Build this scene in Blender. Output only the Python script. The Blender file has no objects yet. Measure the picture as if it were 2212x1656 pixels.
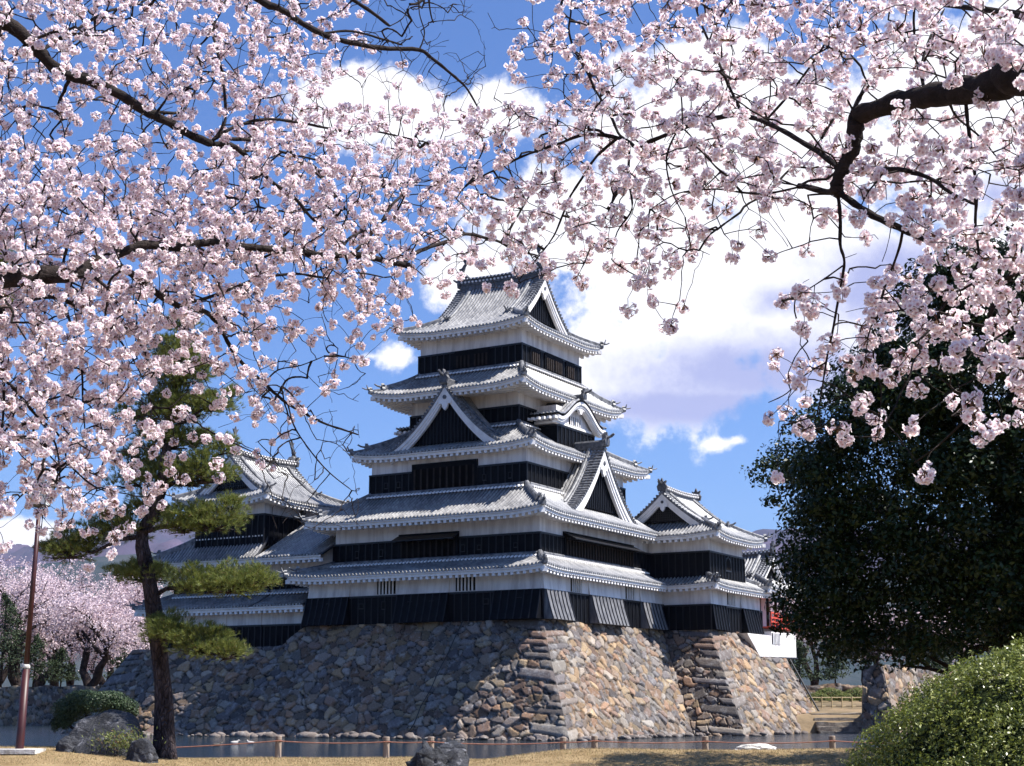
import bpy, math, random
import numpy as np
from math import sin, cos, tan, pi, radians as R, sqrt, atan2
random.seed(7); RNG = np.random.default_rng(11)
scene = bpy.context.scene
# ---------------------------------------------------------------- camera
F, CX, CY = 3200.0, 1106.0, 828.0            # focal length and centre in units of a 2212 px wide picture
TH = R(12.2); EYE = 2.015                    # upward pitch, eye height above the moat water (z = 0)
cam = bpy.data.cameras.new('camera'); camo = bpy.data.objects.new('camera', cam)
scene.collection.objects.link(camo); scene.camera = camo
camo.location = (0, 0, EYE); camo.rotation_euler = (R(90) + TH, 0, 0)
cam.sensor_width = 36; cam.lens = 36 * F / 2212; cam.clip_start = .1; cam.clip_end = 40000
def at(x, y, Y):
    """picture point (2212 px wide) at depth Y along the ground -> world point"""
    a = (x - CX) / F; b = (CY - y) / F
    r = (a, cos(TH) - b * sin(TH), sin(TH) + b * cos(TH)); k = Y / r[1]
    return (r[0] * k, Y, r[2] * k + EYE)
# ---------------------------------------------------------------- exposure
scene.view_settings.view_transform = 'Standard'; scene.view_settings.look = 'None'
scene.view_settings.gamma = 1; scene.view_settings.exposure = 1.08
# ---------------------------------------------------------------- sun
SUN_AZ, SUN_EL = R(98), R(57)               # clockwise from the view axis (+Y)
sd = (sin(SUN_AZ) * cos(SUN_EL), cos(SUN_AZ) * cos(SUN_EL), sin(SUN_EL))
sl = bpy.data.lights.new('sun', 'SUN'); sl.energy = 5.0; sl.angle = R(.53); sl.color = (1, .955, .88)
so = bpy.data.objects.new('sun', sl); scene.collection.objects.link(so)
so.rotation_euler = (R(90) - SUN_EL, 0, pi - SUN_AZ); so.location = (30, -30, 60)
# ---------------------------------------------------------------- node helpers
class NT:
    def __init__(s, tree): s.t = tree; s.t.nodes.clear()
    def n(s, kind, **kw):
        nd = s.t.nodes.new(kind)
        for k, v in kw.items():
            if k.startswith('i_'):
                key = k[2:]; key = int(key) if key.isdigit() else key.replace('_', ' ')
                nd.inputs[key].default_value = v
            else: setattr(nd, k, v)
        return nd
    def l(s, a, b): s.t.links.new(a, b)
    def math(s, op, a, b=None, c=None, clamp=False):
        nd = s.n('ShaderNodeMath', operation=op); nd.use_clamp = clamp
        for i, v in enumerate((a, b, c)):
            if v is None: continue
            if isinstance(v, (int, float)): nd.inputs[i].default_value = v
            else: s.l(v, nd.inputs[i])
        return nd.outputs[0]
    def mix(s, f, a, b, mode='MIX'):
        nd = s.n('ShaderNodeMix', data_type='RGBA', blend_type=mode)
        for i, v in ((0, f), (6, a), (7, b)):
            if isinstance(v, (int, float)): nd.inputs[i].default_value = v
            elif isinstance(v, tuple): nd.inputs[i].default_value = (*v[:3], 1)
            else: s.l(v, nd.inputs[i])
        return nd.outputs[2]
    def ramp(s, f, stops, interp='LINEAR'):
        nd = s.n('ShaderNodeValToRGB'); cr = nd.color_ramp; cr.interpolation = interp
        while len(cr.elements) < len(stops): cr.elements.new(.5)
        for e, (p, c) in zip(cr.elements, stops):
            e.position = p; e.color = (*c[:3], 1) if isinstance(c, tuple) else (c, c, c, 1)
        s.l(f, nd.inputs[0]); return nd.outputs[0]
    def noise(s, vec, scale, detail=4, rough=.5, out=0):
        nd = s.n('ShaderNodeTexNoise'); nd.inputs['Scale'].default_value = scale
        nd.inputs['Detail'].default_value = detail; nd.inputs['Roughness'].default_value = rough
        if vec is not None: s.l(vec, nd.inputs['Vector'])
        return nd.outputs[out]
# ---------------------------------------------------------------- world: sky and clouds
world = bpy.data.worlds.new('World'); scene.world = world; world.use_nodes = True
w = NT(world.node_tree)
sky = w.n('ShaderNodeTexSky', sky_type='NISHITA'); sky.sun_disc = False
sky.sun_elevation = SUN_EL; sky.sun_rotation = SUN_AZ; sky.altitude = 600
sky.air_density = 1.0; sky.dust_density = 2.8; sky.ozone_density = 1.2
tc = w.n('ShaderNodeTexCoord'); D = tc.outputs['Generated']
sep = w.n('ShaderNodeSeparateXYZ'); w.l(D, sep.inputs[0])
azd = w.math('MULTIPLY', w.math('ARCTAN2', sep.outputs[0], sep.outputs[1]), 180 / pi)
eld = w.math('MULTIPLY', w.math('ARCSINE', sep.outputs[2]), 180 / pi)
def sky_dir(x, y):
    p = at(x, y, 1.0); z = p[2] - EYE
    return math.degrees(atan2(p[0], 1)), math.degrees(atan2(z, sqrt(p[0] ** 2 + 1)))
def blobs(lst):
    out = None
    for x, y, rx, ry, k in lst:
        a, e = sky_dir(x, y); dx = w.math('DIVIDE', w.math('SUBTRACT', azd, a), rx * .0179)
        dy = w.math('DIVIDE', w.math('SUBTRACT', eld, e), ry * .0179)
        v = w.math('SUBTRACT', k, w.math('SQRT', w.math('ADD', w.math('MULTIPLY', dx, dx), w.math('MULTIPLY', dy, dy))))
        out = v if out is None else w.math('SMOOTH_MAX', out, v, .25)
    return out
CLOUDS = [(840, 245, 250, 95, 1.1), (1080, 240, 160, 90, 1), (1000, 600, 130, 130, .9), (1300, 480, 350, 150, 1), (1650, 300, 500, 190, 1.1),
          (1650, 620, 420, 230, 1.15), (2050, 250, 350, 260, 1), (1900, 780, 480, 110, .95), (1480, 820, 300, 90, .95), (1480, 130, 260, 80, .85),
          (1556, 960, 60, 30, .5), (1590, 952, 60, 26, .42), (868, 768, 80, 52, .75), (30, 1158, 150, 40, 1.0), (800, 770, 90, 26, .35), (2300, 500, 300, 300, 1)]
cb = blobs(CLOUDS)
n1 = w.noise(D, 9, 8, .62); n2 = w.noise(D, 26, 9, .68)
nn = w.math('ADD', w.math('MULTIPLY', w.math('SUBTRACT', n1, .5), 2.4), w.math('MULTIPLY', w.math('SUBTRACT', n2, .5), 1.5))
dens = w.math('ADD', cb, nn)
alpha = w.n('ShaderNodeMapRange', interpolation_type='SMOOTHSTEP'); w.l(dens, alpha.inputs[0])
alpha.inputs[1].default_value = -.02; alpha.inputs[2].default_value = .42
shade = blobs([(1640, 800, 250, 80, 1.25), (1930, 620, 210, 110, 1.1), (1560, 875, 280, 40, 1.2), (1700, 650, 120, 60, .7), (2150, 420, 90, 60, .8)])
sh = w.n('ShaderNodeMapRange', interpolation_type='SMOOTHSTEP'); w.l(w.math('ADD', shade, w.math('MULTIPLY', nn, .8)), sh.inputs[0])
sh.inputs[1].default_value = -.3; sh.inputs[2].default_value = .9
ccol = w.mix(sh.outputs[0], (11.6, 11.5, 12), (4.6, 5.0, 8.2))
blue = w.mix(1.0, sky.outputs[0], (.74, 1.14, 1.8), 'MULTIPLY')
scol = w.mix(alpha.outputs[0], blue, ccol)
bg = w.n('ShaderNodeBackground'); bg.inputs['Strength'].default_value = .05; w.l(scol, bg.inputs[0])
wo = w.n('ShaderNodeOutputWorld'); w.l(bg.outputs[0], wo.inputs[0])
# ---------------------------------------------------------------- materials
def mat(name, col, rough=.7, spec=.5, build=None):
    m = bpy.data.materials.new(name); m.use_nodes = True; t = NT(m.node_tree)
    b = t.n('ShaderNodeBsdfPrincipled'); o = t.n('ShaderNodeOutputMaterial'); t.l(b.outputs[0], o.inputs[0])
    b.inputs['Base Color'].default_value = (*col, 1); b.inputs['Roughness'].default_value = rough
    b.inputs['Specular IOR Level'].default_value = spec
    if build: build(t, b, o)
    return m
def coords(t, kind='Object'):
    return t.n('ShaderNodeTexCoord').outputs[kind]
def scaled(t, vec, s):
    mp = t.n('ShaderNodeMapping'); mp.inputs['Scale'].default_value = s; t.l(vec, mp.inputs[0]); return mp.outputs[0]
def vary(c1, c2, scale=2.0, bump=0.0, bscale=20, stops=(.35, .65), sc=(1, 1, 1), kind='Object'):
    def f(t, b, o):
        v = scaled(t, coords(t, kind), sc)
        n = t.noise(v, scale, 6, .6)
        t.l(t.mix(t.ramp(n, [(stops[0], 0.0), (stops[1], 1.0)]), c1, c2), b.inputs['Base Color'])
        if bump:
            bn = t.n('ShaderNodeBump'); bn.inputs['Strength'].default_value = 1; bn.inputs['Distance'].default_value = bump
            t.l(t.noise(v, bscale, 5, .6), bn.inputs['Height']); t.l(bn.outputs[0], b.inputs['Normal'])
    return f
def tile_build(c1, c2):
    def f_(t, b, o):
        uv = coords(t, 'UV'); s = t.n('ShaderNodeSeparateXYZ'); t.l(uv, s.inputs[0])
        v = s.outputs[1]; fr = t.math('FRACT', t.math('DIVIDE', v, .28))
        row = t.math('FLOOR', t.math('DIVIDE', v, .28)); colu = t.math('FLOOR', t.math('DIVIDE', t.math('ADD', s.outputs[0], .135), .27))
        cmb = t.n('ShaderNodeCombineXYZ'); t.l(row, cmb.inputs[0]); t.l(colu, cmb.inputs[1])
        wn = t.n('ShaderNodeTexWhiteNoise', noise_dimensions='2D'); t.l(cmb.outputs[0], wn.inputs[0])
        big = t.noise(coords(t), .5, 5, .6)
        f = t.math('ADD', t.math('MULTIPLY', wn.outputs[0], .55), t.math('MULTIPLY', t.ramp(big, [(.35, 0.), (.7, 1.)]), .45))
        c = t.mix(f, c1, c2)
        c = t.mix(t.ramp(fr, [(0, 1.0), (.12, 0.0)]), c, (.05, .05, .055))
        t.l(c, b.inputs['Base Color'])
        bn = t.n('ShaderNodeBump'); bn.inputs['Distance'].default_value = .03; t.l(fr, bn.inputs['Height']); t.l(bn.outputs[0], b.inputs['Normal'])
    return lambda t, b, o: f_(t, b, o)
M = {}
M['tile'] = mat('flat_roof_tile', (.08, .08, .09), .5, .5, tile_build((.025, .025, .031), (.08, .08, .09)))  # far darker than the round tiles: groove shade put into the colour
M['rib'] = mat('round_roof_tile', (.3, .3, .3), .3, .9, tile_build((.12, .118, .125), (.38, .37, .365)))
M['ridge'] = mat('ridge_tile', (.2, .2, .21), .5, .5, vary((.045, .046, .055), (.22, .22, .23), 3, .01, 30))
M['dark_tile'] = mat('ornament_tile', (.07, .07, .08), .5, .5, vary((.035, .036, .042), (.12, .12, .13), 6, .01, 30))
M['plaster'] = mat('lime_plaster', (.75, .73, .72), .9, .2, vary((.50, .46, .455), (.76, .73, .72), 1.5, .006, 25, sc=(1.6, 1.6, .2), stops=(.3, .58)))
M['trim'] = mat('white_trim', (.8, .78, .77), .8, .3, vary((.70, .67, .66), (.84, .82, .81), 2.5, .003, 25))
def board_build(t, b, o):
    c = coords(t); s = t.n('ShaderNodeSeparateXYZ'); t.l(c, s.inputs[0])
    fr = t.math('FRACT', t.math('DIVIDE', s.outputs[2], .24))
    n = t.noise(scaled(t, c, (3, 3, .6)), 3, 5, .6)
    col = t.mix(t.ramp(n, [(.3, 0.), (.7, 1.)]), (.0022, .0025, .004), (.008, .009, .013))
    t.l(t.mix(t.ramp(fr, [(0, 1.), (.1, 0.)]), col, (.002, .002, .003)), b.inputs['Base Color'])
    bn = t.n('ShaderNodeBump'); bn.inputs['Distance'].default_value = .02; t.l(fr, bn.inputs['Height']); t.l(bn.outputs[0], b.inputs['Normal'])
M['board'] = mat('black_lacquer_board', (.01, .01, .015), .65, .08, board_build)
M['sunlit_board'] = mat('sunlit_bay_board', (.14, .14, .15), .6, .3, vary((.07, .07, .08), (.19, .19, .2), 2, .01, 20, sc=(3, 3, .5)))  # lighter copy of the black board, sunlight on the bays put into its colour
M['batten'] = mat('black_batten', (.006, .006, .009), .45, .4)
M['void'] = mat('dark_opening', (.004, .003, .003), .9, .1)
M['brownwood'] = mat('weathered_wood', (.02, .012, .01), .7, .3, vary((.008, .005, .004), (.028, .017, .012), 4))
M['red'] = mat('vermilion_paint', (.6, .07, .03), .5, .4, vary((.5, .05, .03), (.65, .1, .05), 4))
def stone_build(t, b, o):
    at_ = t.n('ShaderNodeAttribute', attribute_name='stone'); c = coords(t)
    n = t.noise(c, 2.2, 8, .65); n2 = t.noise(c, 11, 6, .7)
    col = t.mix(.7, at_.outputs[0], t.ramp(n2, [(.3, .35), (.72, 1.0)]), 'MULTIPLY')
    col = t.mix(t.ramp(n, [(.52, 0.), (.72, .5)]), col, (.42, .41, .40))
    t.l(col, b.inputs['Base Color'])
    bn = t.n('ShaderNodeBump'); bn.inputs['Distance'].default_value = .05; bn.inputs['Strength'].default_value = .8
    t.l(t.noise(c, 7, 8, .7), bn.inputs['Height']); t.l(bn.outputs[0], b.inputs['Normal'])
M['stone'] = mat('field_stone', (.3, .26, .22), .85, .3, stone_build)
# ---------------------------------------------------------------- objects
COL = scene.collection
class MB:
    def __init__(s): s.v = []; s.f = []; s.uv = []; s.mi = []; s.hasuv = False
    def add(s, vs, fs, mi=0, uv=None):
        k = len(s.v); s.v.extend(vs); s.f.extend([tuple(i + k for i in f) for f in fs]); s.mi.extend([mi] * len(fs))
        if uv is not None: s.uv.extend(uv); s.hasuv = True
        else: s.uv.extend([(0, 0)] * len(vs))
        return s
    def box(s, x0, x1, y0, y1, z0, z1, mi=0):
        vs = [(x, y, z) for x in (x0, x1) for y in (y0, y1) for z in (z0, z1)]
        return s.add(vs, [(0, 1, 3, 2), (4, 6, 7, 5), (0, 4, 5, 1), (2, 3, 7, 6), (0, 2, 6, 4), (1, 5, 7, 3)], mi)
    def hexa(s, p, mi=0):  # p: 4 bottom + 4 top points, same order
        return s.add(p, [(3, 2, 1, 0), (4, 5, 6, 7), (0, 1, 5, 4), (1, 2, 6, 5), (2, 3, 7, 6), (3, 0, 4, 7)], mi)
    def prism(s, poly, y0, y1, fr=lambda x, y, z: (x, y, z), mi=0):  # poly in (x,z), extruded along y
        n = len(poly); vs = [fr(x, y0, z) for x, z in poly] + [fr(x, y1, z) for x, z in poly]
        return s.add(vs, [tuple(range(n)), tuple(range(2 * n - 1, n - 1, -1))] + [(i, (i + 1) % n, n + (i + 1) % n, n + i) for i in range(n)], mi)
    def tube(s, pts, rad, n=6, mi=0, caps=True):
        P = np.array(pts, float); k = len(P); rad = [rad] * k if isinstance(rad, (int, float)) else rad
        vs = []; up = np.array((0.13, .21, .97))
        for i in range(k):
            d = P[min(i + 1, k - 1)] - P[max(i - 1, 0)]; d /= (np.linalg.norm(d) + 1e-9)
            a = np.cross(d, up)
            if np.linalg.norm(a) < .2: a = np.cross(d, (1, 0, 0))
            a /= np.linalg.norm(a); b = np.cross(d, a)
            for j in range(n):
                q = 2 * pi * j / n; vs.append(tuple(P[i] + (a * cos(q) + b * sin(q)) * rad[i]))
        fs = [(i * n + j, i * n + (j + 1) % n, (i + 1) * n + (j + 1) % n, (i + 1) * n + j) for i in range(k - 1) for j in range(n)]
        if caps: fs += [tuple(range(n - 1, -1, -1)), tuple((k - 1) * n + j for j in range(n))]
        return s.add(vs, fs, mi)
    def sweep(s, pts, prof, mi=0, side=None):
        """sweep a profile of (sideways, up) points along pts, 'up' stays vertical"""
        P = np.array(pts, float); k = len(P); n = len(prof); vs = []
        for i in range(k):
            d = P[min(i + 1, k - 1)] - P[max(i - 1, 0)]
            a = np.array((d[1], -d[0], 0.)) if side is None else np.array(side, float); a /= (np.linalg.norm(a) + 1e-9)
            for u, z in prof: vs.append(tuple(P[i] + a * u + np.array((0, 0, z))))
        fs = [(i * n + j, i * n + (j + 1) % n, (i + 1) * n + (j + 1) % n, (i + 1) * n + j) for i in range(k - 1) for j in range(n)]
        fs += [tuple(range(n - 1, -1, -1)), tuple((k - 1) * n + j for j in range(n))]
        return s.add(vs, fs, mi)
    def build(s, name, mats, parent=None, org=(0, 0, 0), smooth=False):
        if not isinstance(mats, (list, tuple)): mats = [mats]
        me = bpy.data.meshes.new(name); V = np.array(s.v, float) - np.array(org)
        me.from_pydata(V.tolist(), [], s.f)
        for m in mats: me.materials.append(M[m] if isinstance(m, str) else m)
        if len(mats) > 1: me.polygons.foreach_set('material_index', s.mi)
        if s.hasuv:
            l = me.uv_layers.new(name='UVMap'); idx = np.empty(len(me.loops), np.int32); me.loops.foreach_get('vertex_index', idx)
            l.data.foreach_set('uv', np.array(s.uv, np.float32)[idx].ravel())
        if smooth: me.polygons.foreach_set('use_smooth', [True] * len(me.polygons))
        me.update(); o = bpy.data.objects.new(name, me); COL.objects.link(o)
        if parent is not None: o.parent = parent
        return o
def tag(o, label=None, cat=None, group=None, kind=None):
    if cat in ('stone wall', 'fence', 'rock') and not kind: kind = 'thing'
    if label: o['label'] = label
    if cat: o['category'] = cat
    if group: o['group'] = group
    if kind: o['kind'] = kind
    return o
def empty(name, loc=(0, 0, 0), rz=0):
    o = bpy.data.objects.new(name, None); o.location = loc; o.rotation_euler = (0, 0, rz); COL.objects.link(o); return o
def np_mesh(name, V, Fc, mats, parent=None, attr=None, mi=None, smooth=False, uv=None):
    """fast mesh from numpy arrays; Fc is (m,3) or (m,4)"""
    if not isinstance(mats, (list, tuple)): mats = [mats]
    me = bpy.data.meshes.new(name); k = Fc.shape[1]
    me.vertices.add(len(V)); me.vertices.foreach_set('co', np.ascontiguousarray(V, np.float32).ravel())
    me.loops.add(Fc.size); me.loops.foreach_set('vertex_index', np.ascontiguousarray(Fc, np.int32).ravel())
    me.polygons.add(len(Fc)); me.polygons.foreach_set('loop_start', np.arange(0, Fc.size, k, dtype=np.int32))
    for m in mats: me.materials.append(M[m] if isinstance(m, str) else m)
    if mi is not None: me.polygons.foreach_set('material_index', np.asarray(mi, np.int32))
    if smooth: me.polygons.foreach_set('use_smooth', np.ones(len(Fc), bool))
    if attr is not None:
        a = me.color_attributes.new(attr[0], 'FLOAT_COLOR', 'POINT')
        c = np.ones((len(V), 4), np.float32); c[:, :3] = attr[1]; a.data.foreach_set('color', c.ravel())
    if uv is not None:
        l = me.uv_layers.new(name='UVMap'); l.data.foreach_set('uv', np.asarray(uv, np.float32)[Fc.ravel()].ravel())
    me.update(calc_edges=True); me.validate(); o = bpy.data.objects.new(name, me); COL.objects.link(o)
    if parent is not None: o.parent = parent
    return o
# ---------------------------------------------------------------- castle frame: x = east (right, away), y = north (left, away), z above the keep's stone base
KAZ = R(30.2); KE = (sin(KAZ), cos(KAZ)); KN = (-cos(KAZ), sin(KAZ)); KC = (1.795, 88.0, 6.85)
def kw(e, n, z): return (KC[0] + e * KE[0] + n * KN[0], KC[1] + e * KE[1] + n * KN[1], KC[2] + z)
def kempty(name, e, n, z):
    o = empty(name, kw(e, n, z), pi / 2 - KAZ); return o
# ================================================================ castle builders
HALF = [(-.085, 0), (-.065, .07), (0, .115), (.065, .07), (.085, 0)]
def swap(fr):  # frame that exchanges x and y (for roofs whose ridge runs east-west)
    return lambda x, y, z: fr(y, x, z)
ID = lambda x, y, z: (x, y, z)
def roof_side(mb, O, dv, iv, zf, dmax, smin, smax, fr=ID, nd=9, step=.8, ribs=True, thick=.12, rib0=0.0):
    """one slope. O: eave start, dv: along the eave, iv: inward. zf(s,d) height. smin/smax(d) give the slope's extent."""
    P = lambda s, d, h=0: fr(O[0] + dv[0] * s + iv[0] * d, O[1] + dv[1] * s + iv[1] * d, zf(s, d) + h)
    L = max(smax(0) - smin(0), .1); ns = max(2, int(L / step)); vs = []; uv = []; fs = []
    for i in range(nd + 1):
        d = dmax * i / nd; a, b = smin(d), smax(d)
        for j in range(ns + 1):
            s = a + (b - a) * j / ns; vs.append(P(s, d)); uv.append((s, d))
    W = ns + 1
    for i in range(nd):
        for j in range(ns): fs.append((i * W + j, i * W + j + 1, (i + 1) * W + j + 1, (i + 1) * W + j))
    mb.add(vs, fs, 0, uv)
    n = len(vs)  # underside
    vs2 = []
    for i in range(nd + 1):
        d = dmax * i / nd; a, b = smin(d), smax(d)
        for j in range(ns + 1): vs2.append(P(a + (b - a) * j / ns, d, -thick))
    mb.add(vs2, [f[::-1] for f in fs], 0)
    if not ribs: return
    sp = .27; k0 = int(math.ceil((min(smin(0), smin(dmax)) + .1) / sp)); k1 = int((max(smax(0), smax(dmax)) - .1) / sp)
    for k in range(k0, k1 + 1):
        s = k * sp
        ds = [dmax * i / 40 for i in range(41) if smin(dmax * i / 40) <= s - .02 and s + .02 <= smax(dmax * i / 40)]
        if len(ds) < 3: continue
        d0, d1 = ds[0], ds[-1]
        if d0 == 0: d0 = -.06
        m = max(3, int((d1 - d0) / .55) + 1); vs = []; uv = []
        for i in range(m + 1):
            d = d0 + (d1 - d0) * i / m
            for u, z in HALF: vs.append(fr(O[0] + dv[0] * (s + u) + iv[0] * d, O[1] + dv[1] * (s + u) + iv[1] * d, zf(s, max(d, 0)) + z)); uv.append((s + u, d))
        fs = [(i * 5 + j, i * 5 + j + 1, (i + 1) * 5 + j + 1, (i + 1) * 5 + j) for i in range(m) for j in range(4)]
        if d0 < 0:  # round end tile at the eave
            q = len(vs); cx_, cy_, cz = O[0] + dv[0] * s + iv[0] * -.065, O[1] + dv[1] * s + iv[1] * -.065, zf(s, 0) + .02
            for j in range(7): vs.append(fr(cx_ + dv[0] * .078 * cos(j * pi / 3.5), cy_ + dv[1] * .078 * cos(j * pi / 3.5), cz + .078 * sin(j * pi / 3.5))); uv.append((s, .1))
            fs.append(tuple(range(q, q + 7)))
        mb.add(vs, fs, 1, uv)
def corner_lift(up, reach=3.4):
    return lambda q, t: up * max(0.0, 1 - q / reach) ** 2.3 * (1 - t) ** 1.4
def ridge_prof(w, h): return [(-w / 2, -.1), (-w / 2, h * .72), (-w * .28, h * .93), (0, h), (w * .28, h * .93), (w / 2, h * .72), (w / 2, -.1)]
def oni(mb, p, fr, dx, dy, s=1.0):
    """ridge-end ornament: shield with horns, facing (dx, dy)"""
    poly = [(-.24, -.12), (-.3, .14), (-.2, .3), (-.26, .46), (-.1, .38), (0, .62), (.1, .38), (.26, .46), (.2, .3), (.3, .14), (.24, -.12)]
    l = sqrt(dx * dx + dy * dy); dx, dy = dx / l, dy / l
    f = lambda a, b, z: fr(p[0] - dy * a * s + dx * b, p[1] + dx * a * s + dy * b, p[2] + z * s)
    mb.prism(poly, -.09, .12, f)
    mb.tube([f(0, .12, .30), f(0, .42, .36), f(0, .62, .48)], [.08 * s, .07 * s, .06 * s], 6)
def side_defs(o, i):
    """four sides of a skirt roof between outer rect o and inner rect i (x0,x1,y0,y1)"""
    return {'W': ((o[0], o[2]), (0, 1), (1, 0), o[3] - o[2], i[0] - o[0], i[2] - o[2], o[3] - i[3]),
            'E': ((o[1], o[2]), (0, 1), (-1, 0), o[3] - o[2], o[1] - i[1], i[2] - o[2], o[3] - i[3]),
            'S': ((o[0], o[2]), (1, 0), (0, 1), o[1] - o[0], i[2] - o[2], i[0] - o[0], o[1] - i[1]),
            'N': ((o[0], o[3]), (1, 0), (0, -1), o[1] - o[0], o[3] - i[3], i[0] - o[0], o[1] - i[1])}
def eaves(mbf, mbr, o, wall, zf_e, fr, sides, depth=.28, lim=None):
    """white fascia and the square rafter ends under the eave line; zf_e(side,s) = tile edge height"""
    x0, x1, y0, y1 = o
    S = {'W': ((x0, y0), (0, 1), (1, 0), y1 - y0, wall[0] - x0), 'E': ((x1, y0), (0, 1), (-1, 0), y1 - y0, x1 - wall[1]),
         'S': ((x0, y0), (1, 0), (0, 1), x1 - x0, wall[2] - y0), 'N': ((x0, y1), (1, 0), (0, -1), x1 - x0, y1 - wall[3])}
    for k in sides:
        O, dv, iv, L, run = S[k]; a0, a1 = (0, L) if not lim or k not in lim else lim[k]
        P = lambda s, d, z: fr(O[0] + dv[0] * s + iv[0] * d, O[1] + dv[1] * s + iv[1] * d, z)
        n = max(4, int((a1 - a0) / .5)); vs = []
        for (din, dz) in ((.02, -.02), (.02, -.12), (.08, -.12), (.08, -depth), (.2, -depth), (.2, -.02)):
            for j in range(n + 1):
                s = a0 + (a1 - a0) * j / n; s2 = min(max(s, din), L - din); vs.append(P(s2, din, zf_e(k, s) + dz))
        W = n + 1; mbf.add(vs, [(r * W + j, r * W + j + 1, ((r + 1) % 6) * W + j + 1, ((r + 1) % 6) * W + j) for r in range(6) for j in range(n)])
        # soffit board
        vs = []
        for j in range(n + 1):
            s = a0 + (a1 - a0) * j / n; z = zf_e(k, s); q = min(s, L - s, run + .05); s = min(max(s, .2), L - .2)
            vs += [P(s, min(.2, q), z - .2), P(s, max(q, .2), z - .2 + .12 * max(q, .2))]
        mbf.add(vs, [(2 * j, 2 * j + 1, 2 * j + 3, 2 * j + 2) for j in range(n)])
        m = int((a1 - a0 - .3) / .42); sp = (a1 - a0 - .3) / max(m, 1)
        for j in range(m + 1):
            s = a0 + .15 + j * sp; q = min(s + .1, L - s + .1, run + .05)
            if q < .3: q = .32
            z = zf_e(k, s) - depth; u = .095
            zi = z + .12 * (q - .12)
            mbr.hexa([P(s - u, .12, z - .17), P(s + u, .12, z - .17), P(s + u, q, zi - .17), P(s - u, q, zi - .17),
                      P(s - u, .12, z + .06), P(s + u, .12, z + .06), P(s + u, q, zi + .06), P(s - u, q, zi + .06)])
def skirt(parent, org, o, i, z0, z1, wall, c=.28, up=.35, sides='WSNE', fr=ID, lim=None, top=True, reach=3.4, name='roof'):
    up *= .7; mb = MB(); rf = MB(); ra = MB(); rd = MB(); hips = []; cl = corner_lift(up, reach); SD = side_defs(o, i)
    def mk(k):
        O, dv, iv, L, run, oL, oR = SD[k]
        def zf(s, d):
            t = min(max(d / run, 0), 1); q = min(s - oL * t, L - s - oR * t)
            return z0 + (z1 - z0) * ((1 - c) * t + c * t * t) + cl(max(q, 0), t)
        return O, dv, iv, L, run, oL, oR, zf
    for k in sides:
        O, dv, iv, L, run, oL, oR, zf = mk(k); a0, a1 = (0, L) if not lim or k not in lim else lim[k]
        roof_side(mb, O, dv, iv, zf, run, lambda d: max(oL * d / run, a0), lambda d: min(L - oR * d / run, a1), fr, 6)
    eaves(rf, ra, o, wall, lambda k, s: mk(k)[7](s, 0), fr, sides, lim=lim)
    x0, x1, y0, y1 = o; X0, X1, Y0, Y1 = i
    cor = {'WS': ((x0, y0), (X0, Y0)), 'WN': ((x0, y1), (X0, Y1)), 'ES': ((x1, y0), (X1, Y0)), 'EN': ((x1, y1), (X1, Y1))}
    for k, (a, b) in cor.items():
        if k[0] not in sides or k[1] not in sides: continue
        if lim and k[1] in lim and ((k[0] == 'E' and lim[k[1]][1] < x1 - x0 - .1)): continue
        pts = []
        for j in range(13):
            t = j / 12; pts.append((a[0] + (b[0] - a[0]) * t, a[1] + (b[1] - a[1]) * t, z0 + (z1 - z0) * ((1 - c) * t + c * t * t) + up * (1 - t) ** 1.4))
        top_ridge, rd = rd, MB(); hips.append(rd)
        hi = [fr(p[0], p[1], p[2]) for p in pts[3:]]; lo = [fr(p[0], p[1], p[2]) for p in pts[:5]]
        rd.sweep(hi, ridge_prof(.3, .36)); rd.sweep(lo, ridge_prof(.26, .2))
        dx, dy = a[0] - b[0], a[1] - b[1]; l = sqrt(dx * dx + dy * dy)
        oni(rd, pts[3], fr, dx, dy, .85); oni(rd, (pts[0][0], pts[0][1], pts[0][2]), fr, dx, dy, .6)
        e = pts[0]; rd.tube([fr(e[0], e[1], e[2] + .16), fr(e[0] + dx / l * .22, e[1] + dy / l * .22, e[2] + .3), fr(e[0] + dx / l * .3, e[1] + dy / l * .3, e[2] + .52)], [.08, .06, .03], 5)
        rd = top_ridge
        # hip rafter end under the corner
        c0 = (a[0] - dx / l * .25, a[1] - dy / l * .25, pts[0][2] - .52)
        f = lambda u, v, z: fr(c0[0] - dy / l * u + dx / l * v, c0[1] + dx / l * u + dy / l * v, c0[2] + z)
        ra.prism([(-.14, 0), (.14, 0), (.14, .26), (-.14, .26)], -1.2, .2, f)
    if top:  # low ridge where the roof meets the wall: white scallops, sun on rib tops put into the colour
        for k in sides:
            O, dv, iv, L, run, oL, oR, zf = mk(k); a0, a1 = (0, L) if not lim or k not in lim else lim[k]
            s0, s1 = max(oL, a0) + .1, min(L - oR, a1) - .1
            if s1 - s0 < .5: continue
            P = lambda s, d: (O[0] + dv[0] * s + iv[0] * d, O[1] + dv[1] * s + iv[1] * d)
            a, b = P(s0, run - .12), P(s1, run - .12)
            rd.sweep([fr(a[0], a[1], z1 - .02), fr(b[0], b[1], z1 - .02)], ridge_prof(.26, .26))
            n = int((s1 - s0) / .27)
            for j in range(n + 1):
                s = s0 + (s1 - s0) * j / max(n, 1); p = P(s, run - .30)
                rf.add([fr(p[0] + dv[0] * u - iv[0] * w_, p[1] + dv[1] * u - iv[1] * w_, z1 - .04 + z - w_ * .4) for w_ in (0, .2) for u, z in ((-.08, .0), (-.05, .09), (.05, .09), (.08, 0))],
                       [(0, 1, 2, 3), (4, 5, 6, 7)[::-1], (0, 4, 5, 1), (1, 5, 6, 2), (2, 6, 7, 3)])
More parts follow.
